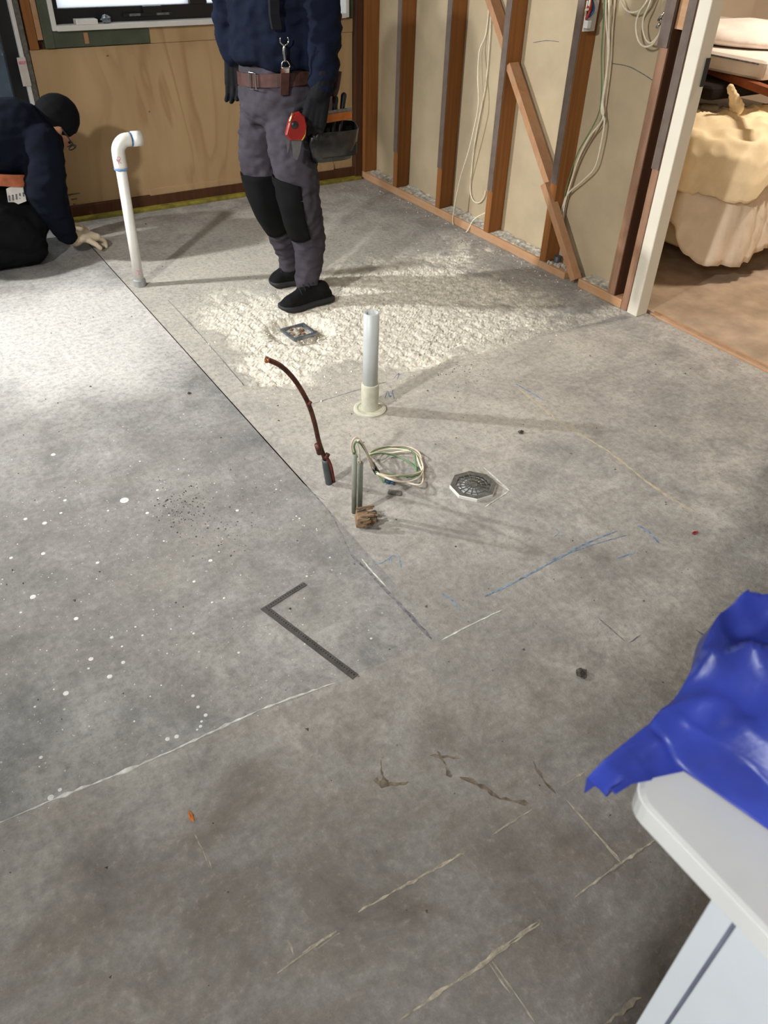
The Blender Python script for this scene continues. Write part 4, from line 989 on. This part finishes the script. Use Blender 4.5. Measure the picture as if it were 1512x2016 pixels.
g.capsule([(p_, .07-.005*k_) for k_, p_ in enumerate(lleg)]); g.capsule([(p_, .066-.005*k_) for k_, p_ in enumerate(rleg)])
g.capsule([(neck-Zv*.03, .055), (head-Zv*.06, .052)])
g.ell(head, S_*.075, F_*.095, Zv*.118); g.capsule([(head+F_*.06-Zv*.07, .045), (head+F_*.065-Zv*.085, .035)]); g.capsule([(head+F_*.088, .012), (head+F_*.104-Zv*.028, .013)], 8)
for sd in (-1, 1): g.ell(head+S_*sd*.078, S_*.012, F_*.02, Zv*.032, 8, 6)
std = blob('person', g, MT['skin'], None, .011, 3)
setp(std, 'standing worker in navy fleece and charcoal knee-patched trousers wearing a tool belt', 'person')
blob('hair', G().ell(head+Zv*.035-F_*.012, S_*.085, F_*.098, Zv*.105), MT['hair'], std, .01, 3)
for sd in (-1, 1): G().ell(head+F_*.088+S_*sd*.032+Zv*.008, S_*.012, F_*.008, Zv*.007, 8, 6).obj('eye', MT['ink'], std, True)
# fleece
g = G(); hem = wc+Zv*.030
g.rings([ring(hem+S_*.01-F_*.005, S_, F_, .172, .128), ring(hem+Zv*.03, S_, F_, .185, .142), ring(hem+Zv*.14, S_, F_, .178, .135), ring(chest, S_, F_, .19, .135), ring(chest+Zv*.12, S_, F_, .17, .1), ring(neck-Zv*.02, S_, F_, .085, .075)])
g.capsule([(lsh, .078), (PY(630, 5, 3.13), .075), (lel, .068), (PY(636, 130, 3.09), .058), (PY(634, 168, 3.065), .046)])
g.capsule([(rsh, .078), (rel, .066), (PY(456, 80, 3.47), .056), (PY(461, 108, 3.455), .045)])
blob('fleece', g, MT['navy'], std, .010, 5, wrinkle(.016, 11))
# suspender straps, clip and belt
fr = lambda t, sx, out=.0: Vector((0, 0, 0))
sp = [PY(534, -40, 3.13), PY(540, 0, 3.125), PY(541, 30, 3.125), PY(546, 58, 3.13)]
G().rings([[p_-Vector((.018, 0, 0)), p_+Vector((.018, -.004, 0)), p_+Vector((.018, .012, 0)), p_+Vector((-.018, .016, 0))] for p_ in sp]).obj('suspender', MT['strap'], std)
bl = []
for k in range(41):
    t = 2*math.pi*k/40; bl.append(wc-Zv*.012+S_*math.cos(t)*.158+F_*math.sin(t)*.119+Zv*(.012*math.cos(t)))
rg = []
for k in range(41):
    o_ = (bl[k]-wc); o_.z = 0; o_.normalize()
    rg.append([bl[k]+Zv*.024, bl[k]+Zv*.024+o_*.006, bl[k]-Zv*.024+o_*.006, bl[k]-Zv*.024])
be = G().rings(rg).obj('belt', MT['belt'], std)
def beltpt(px, py):       # point on the front of the belt below a pixel
    best = min(range(40), key=lambda k: abs((lambda q: q[0])(proj(bl[k]))-px)+(1000 if (bl[k]-wc).dot(Vector((.43, .9, 0))) > 0 else 0)); return bl[best]
RWT = RW.T
def proj(P):
    c_ = RWT @ np.array([P.x, P.y, P.z-H]); return (PPX+c_[0]*FPX/-c_[2], PPY-c_[1]*FPX/-c_[2])
q = beltpt(505, 145); o_ = (q-wc); o_.z = 0; o_.normalize(); tt = o_.cross(Zv)
G().tube([q+o_*.012-tt*.016+Zv*.03, q+o_*.012+tt*.016+Zv*.03, q+o_*.012+tt*.016-Zv*.03, q+o_*.012-tt*.016-Zv*.03, q+o_*.012-tt*.016+Zv*.03], .003, 6, 1).obj('buckle', MT['chrome'], be)
q = beltpt(560, 145); o_ = (q-wc); o_.z = 0; o_.normalize(); tt = o_.cross(Zv)
G().bar(q+o_*.046+Zv*.046, q+o_*.012-Zv*.05, .034, .006, o_).obj('belt_loop', MT['belt'], be, bevel=.001)
G().bar(q+o_*.050+Zv*.052, q+o_*.042+Zv*.034, .030, .008, o_).obj('loop_clamp', MT['chrome'], be)
k0 = q+o_*.052+Zv*.052
G().tube([k0+tt*.016, k0+Zv*.018+tt*.012, k0+Zv*.024, k0+Zv*.018-tt*.012, k0-tt*.016, k0+tt*.016], .0026, 6, 3).obj('clip_ring', MT['chrome'], be, True)
G().tube([k0+Zv*.02, k0+Zv*.05+tt*.004, k0+Zv*.075], [.004, .006, .005], 8, 3).obj('snap_hook', MT['chrome'], be, True)
G().tube([k0+Zv*.073+tt*.0, k0+Zv*.085+tt*.016, k0+Zv*.102+tt*.014], .0026, 6, 3).obj('hook_jaw', MT['chrome'], be, True)
G().tube([k0+Zv*.073, k0+Zv*.085-tt*.016, k0+Zv*.102-tt*.014], .0026, 6, 3).obj('hook_jaw', MT['chrome'], be, True)
# trousers
g = G()
g.rings([ring(wc+Zv*.03, S_, F_, .150, .112), ring(wc-Zv*.05, S_, F_, .158, .118), ring(wc-Zv*.13, S_, F_, .162, .12), ring(wc-Zv*.19, S_, F_, .13, .09)])
g.capsule([(lleg[0], .095), (lleg[1], .098), (lleg[2], .093), (lleg[3], .084), (lleg[4], .078), (lleg[5], .066), (lleg[6], .056), (lleg[7], .050)], 16)
g.capsule([(rleg[0], .09), (rleg[1], .09), (rleg[2], .084), (rleg[3], .076), (rleg[4], .068), (rleg[5], .06), (rleg[6], .052), (rleg[7], .05)], 16)
tr = blob('trousers', g, MT['trouser'], std, .009, 4, wrinkle(.012, 14, 4))
# black knee patches: the knee fronts of the trousers, cut as a shell
def patch(leg, i0, i1, rr, name, y, t0, t1):
    A, Bq = leg[i0], leg[i1]; ax = (Bq-A).normalized(); fd = (F_-ax*F_.dot(ax)).normalized(); sd = ax.cross(fd); rg = []
    P, R = spline([leg[k] for k in range(i0, i1+1)], rr, 4)
    V = []; Fc = []; NA = 17
    for i, (p_, r_) in enumerate(zip(P, R)):
        for j in range(NA):
            t = math.radians(t0+(t1-t0)*j/(NA-1)); p_ = P[i]+ax*(.022*math.cos(math.pi*(j/(NA-1)-.5)*1.0)*(1 if i > len(P)/2 else -1)-.02*(j/(NA-1)-.5))
            w_ = r_+.007+.006*noise.noise(Vector((p_.x*30+t*2, p_.z*30, y)))
            V.append(p_+fd*math.cos(t)*w_+sd*math.sin(t)*w_)
    for i in range(len(P)-1):
        for j in range(NA-1): Fc.append((i*NA+j, (i+1)*NA+j, (i+1)*NA+j+1, i*NA+j+1))
    o = mobj(name, V, Fc, MT['black_cloth'], tr, True)
    bm = bmesh.new(); bm.from_mesh(o.data); bmesh.ops.recalc_face_normals(bm, faces=bm.faces[:]); bm.to_mesh(o.data); bm.free(); thicken(o, .006)
patch(lleg, 2, 4, [.093, .084, .078], 'knee_patch', 1, -38, 85); patch(rleg, 2, 4, [.084, .076, .068], 'knee_patch', 5, -70, 80)
# shoes
shoe(std, PZ(650, 588), PZ(553, 613), lleg[7]-Zv*.035)
shoe(std, PZ(592, 556), PZ(531, 562), rleg[7]-Zv*.035)
# gloves
glove('glove', MT['glove'], std, PY(629, 186, 3.055), (-.35, -.12, -.9), (.8, -.5, -.3), (-.5, .5, -.4), 1.18, .55, 1)
glove('glove', MT['glove'], std, rwr+Zv*-.0, (-.05, -.1, -1), (.75, -.6, 0), (-.3, -.6, 0), 1.16, .4, -1)
# tool pouch on his left hip
e = empty('tool_pouch', tuple(PY(655, 322, 3.14)), 'black leather tool pouch hanging at the standing worker\'s hip', 'pouch')
ptop = [PY(610, 264, 3.06), PY(709, 256, 3.06), PY(698, 236, 3.22), PY(624, 238, 3.22)]
pmid = [PY(606, 290, 3.05), PY(704, 280, 3.05), PY(700, 270, 3.23), PY(616, 275, 3.23)]
pbot = [PY(612, 322, 3.07), PY(694, 312, 3.07), PY(690, 302, 3.2), PY(620, 308, 3.2)]
def rr4(q, n=4):
    out = []
    for i in range(4):
        a_, b_, c_ = q[i-1], q[i], q[(i+1) % 4]
        for t in (0, .5, 1): 
            p_ = b_.lerp(a_, .22*(1-t)).lerp(b_.lerp(c_, .22*t), t); out.append(p_)
    return out
ctr = sum(ptop, Vector())/4
inn = [p_.lerp(ctr, .06) for p_ in rr4(ptop)]
bm_ = [p_.lerp(sum(pbot, Vector())/4, .25)-Zv*.006 for p_ in rr4(pbot)]
po = G().rings([bm_, rr4(pbot), [a_.lerp(b_, .5) for a_, b_ in zip(rr4(pbot), rr4(pmid))], rr4(pmid), rr4(ptop)], False)
po.f.append(tuple(range(12)))
po.obj('bag', MT['leather'], e, True)
deep = [p_-Zv*.10 for p_ in inn]
gi = G().rings([rr4(ptop), inn, deep], False); gi.f.append(tuple(24+k for k in range(12))); gi.obj('lining', MT['leather_d'], e)
G().bar(PY(650, 232, 3.23), PY(645, 150, 3.25), .07, .006, (.4, .9, 0)).obj('hanger_strap', MT['belt'], e, bevel=.002)
tn = []
def tool(name, a_, b_, r0, mat, lab, cat='tool'):
    o = G().capsule([(a_, r0), (a_.lerp(b_, .5), r0*.8), (b_, r0*1.05)], 10).obj(name, mat, smooth=True); return setp(o, lab, cat)
tool('pliers_handle', PY(668, 262, 3.16), PY(677, 188, 3.18), .012, MT['tape'], 'black curved tool handle rising from the pouch')
tool('hammer_handle', PY(655, 262, 3.16), PY(660, 195, 3.19), .013, MT['tape'], 'black straight tool handle beside the curved one in the pouch')
setp(G().tube([PY(655, 190, 3.2), PY(662, 172, 3.2), PY(668, 140, 3.2)], [.016, .014, .011], 10, 3).obj('leather_holster', MT['belt'], smooth=True), 'brown leather holster tip behind the worker\'s wrist', 'holster')
setp(G().bar(PY(632, 236, 3.10), PY(690, 226, 3.13), .018, .03, (0, .2, 1)).obj('wooden_ruler', MT['orange_w'], bevel=.002), 'orange folding ruler lying across the pouch mouth', 'ruler')
setp(G().bar(PY(634, 226, 3.115), PY(692, 217, 3.145), .012, .022, (0, .2, 1)).obj('steel_rule', MT['galv'], bevel=.001), 'grey steel rule lying across the pouch mouth', 'ruler')
# red cutter in his glove
Yt = 3.01
e = empty('snips', tuple(PY(585, 315, Yt)), 'red handled snips with grey jaws held in black glove', 'tool')
out = [(566, 250), (570, 236), (578, 226), (590, 222), (600, 230), (604, 248), (602, 264), (594, 277), (582, 276), (570, 277), (562, 266)]
fr_ = [PY(x, y, Yt) for x, y in out]; bk = [p_+Vector((.01, .028, 0)) for p_ in fr_]
ins = sum(fr_, Vector())/len(fr_)
G().rings([[p_.lerp(ins, .12)-Vector((0, .005, 0)) for p_ in fr_], fr_, bk]).obj('body', MT['red'], e)
G().ell(PY(580, 246, Yt-.004), (.016, 0, 0), (0, .008, 0), (0, 0, .015), 12, 7).obj('button', MT['tape'], e, True)
G().tube([PY(601, 254, Yt-.002), PY(600, 266, Yt-.002), PY(594, 276, Yt-.002)], .003, 6, 3).obj('yellow_edge', MT['yel_pl'], e, True)
G().rings([[PY(x, y, Yt+k) for x, y in ((573, 274), (595, 274), (590, 302), (585, 315), (578, 312), (576, 296))] for k in (.004, .02)]).obj('jaw', MT['tip_grey'], e)
G().rings([[PY(x, y, Yt+k) for x, y in ((563, 274), (571, 276), (569, 292), (566, 303))] for k in (.006, .018)]).obj('jaw', MT['tip_grey'], e)
G().tube([PY(570, 242, Yt-.003), PY(574, 230, Yt-.003), PY(577, 222, Yt)], .005, 8, 3).obj('blade_lever', MT['copper_b'], e, True)

# ---------------- kneeling worker
YN = 4.36
hd_c = PY(108, 246, YN); sh = PY(62, 262, YN); 
X_ = Vector((1, 0, 0)); Y_ = Vector((0, 1, 0))
pel = Vector((.16, YN+.02, .40)); mid_ = PY(-10, 275, YN); 
fd = Vector((.42, 0, -.9)).normalized()      # the way the face looks
ud = Vector((.88, 0, .42)).normalized()      # crown of the head
rsh2 = PY(80, 285, 4.24); rel2 = PY(90, 375, 4.20); rwr2 = PY(138, 470, 4.28); lsh2 = Vector((rsh2.x, 4.55, rsh2.z)); lel2 = Vector((rel2.x+.05, 4.62, rel2.z)); lwr2 = Vector((rwr2.x+.02, 4.56, .09))
rk = Vector((.60, 4.27, .085)); lk = Vector((.58, 4.50, .085)); rf = Vector((.05, 4.27, .07)); lf = Vector((.05, 4.50, .07))
g = G()
Nn = Vector((-.3, 0, .95))
g.capsule([(pel, .13), (mid_-Zv*.02, .125), (sh-Zv*.03, .13)], 18); g.capsule([(sh-Zv*.01+Vector((0, -.1, 0)), .07), (sh-Zv*.01+Vector((0, .1, 0)), .07)])
g.capsule([(sh, .06), (hd_c-ud*.05, .055)]); g.ell(hd_c, Y_*.076, fd*.098, ud*.115)
g.capsule([(hd_c+fd*.06-ud*.07, .045), (hd_c+fd*.07-ud*.085, .035)]); g.capsule([(hd_c+fd*.09-ud*.0, .012), (hd_c+fd*.108-ud*.026, .013)], 8)
g.ell(hd_c-Y_*.08-ud*.01, Y_*.012, fd*.02, ud*.032, 8, 6); g.ell(hd_c+Y_*.08-ud*.01, Y_*.012, fd*.02, ud*.032, 8, 6)
g.capsule([(rsh2, .05), (rel2, .042), (rwr2, .03)]); g.capsule([(lsh2, .05), (lel2, .042), (lwr2, .03)])
for k_, f_, yy in ((rk, rf, 4.27), (lk, lf, 4.50)):
    g.capsule([(pel+Vector((.02, yy-YN-.02, -.02)), .085), (k_, .055)]); g.capsule([(k_, .055), (f_, .04)])
kn = blob('person', g, MT['skin'], None, .011, 3)
setp(kn, 'kneeling worker in dark navy jumper and beanie bending over the floor', 'person')
blob('beanie', G().ell(hd_c+ud*.028-fd*.022, Y_*.091, fd*.108, ud*.110), MT['beanie'], kn, .008, 3)
G().tube([hd_c-Y_*.094+fd*.0+ud*.01, hd_c-Y_*.085+fd*.09+ud*.012, hd_c-Y_*.05+fd*.112+ud*.014], .0032, 6, 3).obj('glasses', MT['tape'], kn, True)
gl = kn.children[-1]
for sd in (-1, 1):
    cq = hd_c+fd*.114+Y_*sd*.034+ud*.006
    G().tube([cq+Y_*.026*math.cos(t)+ud*.02*math.sin(t) for t in np.linspace(0, 2*math.pi, 17)], .0026, 6, 1, False).obj('lens_rim', MT['tape'], gl, True)
    G().ell(hd_c+fd*.088+Y_*sd*.032+ud*.008, Y_*.012, fd*.008, ud*.007, 8, 6).obj('eye', MT['ink'], kn, True)
g = G()
g.capsule([(PY(-70, 300, YN), .15), (mid_-Zv*.0, .165), (PY(35, 262, YN)-Zv*.015, .168), (sh+Vector((.0, 0, -.03)), .14)], 20)
g.capsule([(sh-Zv*.04+Vector((.0, -.12, 0)), .085), (sh-Zv*.04+Vector((0, .14, 0)), .085)])
g.capsule([(rsh2, .098), (PY(90, 325, 4.21), .088), (rel2, .098), (PY(112, 425, 4.24), .070), (PY(132, 462, 4.27), .05)], 16)
g.capsule([(lsh2, .09), (lel2, .072), (lwr2, .045)], 14)
g.capsule([(sh+Vector((.04, 0, .015)), .085), (hd_c-ud*.09, .07)])
blob('jumper', g, MT['navy_d'], kn, .011, 5, wrinkle(.008, 11, 7))
g = G()
g.capsule([(pel, .16), (pel+Vector((.14, 0, .0)), .13)], 18)
for k_, f_, yy in ((rk, rf, 4.27), (lk, lf, 4.50)):
    g.capsule([(pel+Vector((.04, yy-YN-.02, -.04)), .125), (k_+Vector((-.06, 0, .09)), .115), (k_+Vector((.0, 0, .0)), .084)], 16); g.capsule([(k_+Vector((-.02, 0, .0)), .082), (f_+Vector((0, 0, .005)), .062)], 14)
    g.capsule([(k_+Vector((-.12, 0, .16)), .11), (k_+Vector((-.16, 0, .04)), .08)], 14)
g.capsule([(PY(-60, 410, 4.38), .17), (PY(5, 425, 4.35), .155), (PY(48, 432, 4.33), .12)], 18)
blob('trousers', g, MT['black_trouser'], kn, .011, 4, wrinkle(.008, 12, 9))
for f_ in (rf, lf): shoe(kn, f_+Vector((-.02, 0, -.07)), f_+Vector((-.26, 0, -.07)), f_+Vector((-.03, 0, .0)))
gr = glove('glove', MT['glove_w'], kn, PY(150, 468, 4.30), (.9, .38, -.16), (-.3, .9, 0), (.15, .1, -1), 1.22, .5, 1, None, .012)
glove('glove', MT['glove_w'], kn, lwr2+Vector((.02, 0, -.02)), (.9, -.2, -.25), (.2, .9, 0), (.1, 0, -1), 1.0, .28, -1)
G().capsule([(PY(186, 474, 4.40), .011), (PY(192, 472, 4.41), .010)], 8).obj('red_fingertip', MT['red_dip'], gr, True)
# tool belt and rag at his waist
g = G(); a_, b_ = PY(-30, 352, 4.24), PY(50, 356, 4.225)
rg = []
for k in range(9):
    p_ = a_.lerp(b_, k/8)+Vector((0, -.012*math.sin(k/8*math.pi), 0)); rg.append([p_+Zv*.028, p_+Zv*.028-Y_*.006, p_-Zv*.026-Y_*.006, p_-Zv*.026])
b2 = G().rings(rg).obj('belt', MT['belt_o'], kn)
G().bar(PY(16, 350, 4.225), PY(17, 368, 4.225), .014, .006, Y_).obj('belt_keeper', MT['tape'], b2)
rag = [(12, 372), (44, 356), (52, 396), (36, 402), (28, 398), (16, 398)]
rg = [[PY(x, y, 4.225+.012*k+.004*math.sin(i*2.1)) for i, (x, y) in enumerate(rag)] for k in (0, 1)]
rb_ = G().rings(rg).obj('printed_pouch', MT['paper'], kn)
for i in range(5):
    x = 18+7*i; G().bar(PY(x, 385-i*1.5, 4.224), PY(x+1, 396-i*1.5, 4.224), .008, .002, Y_).obj('print_bar', MT['grey_mark'], rb_)
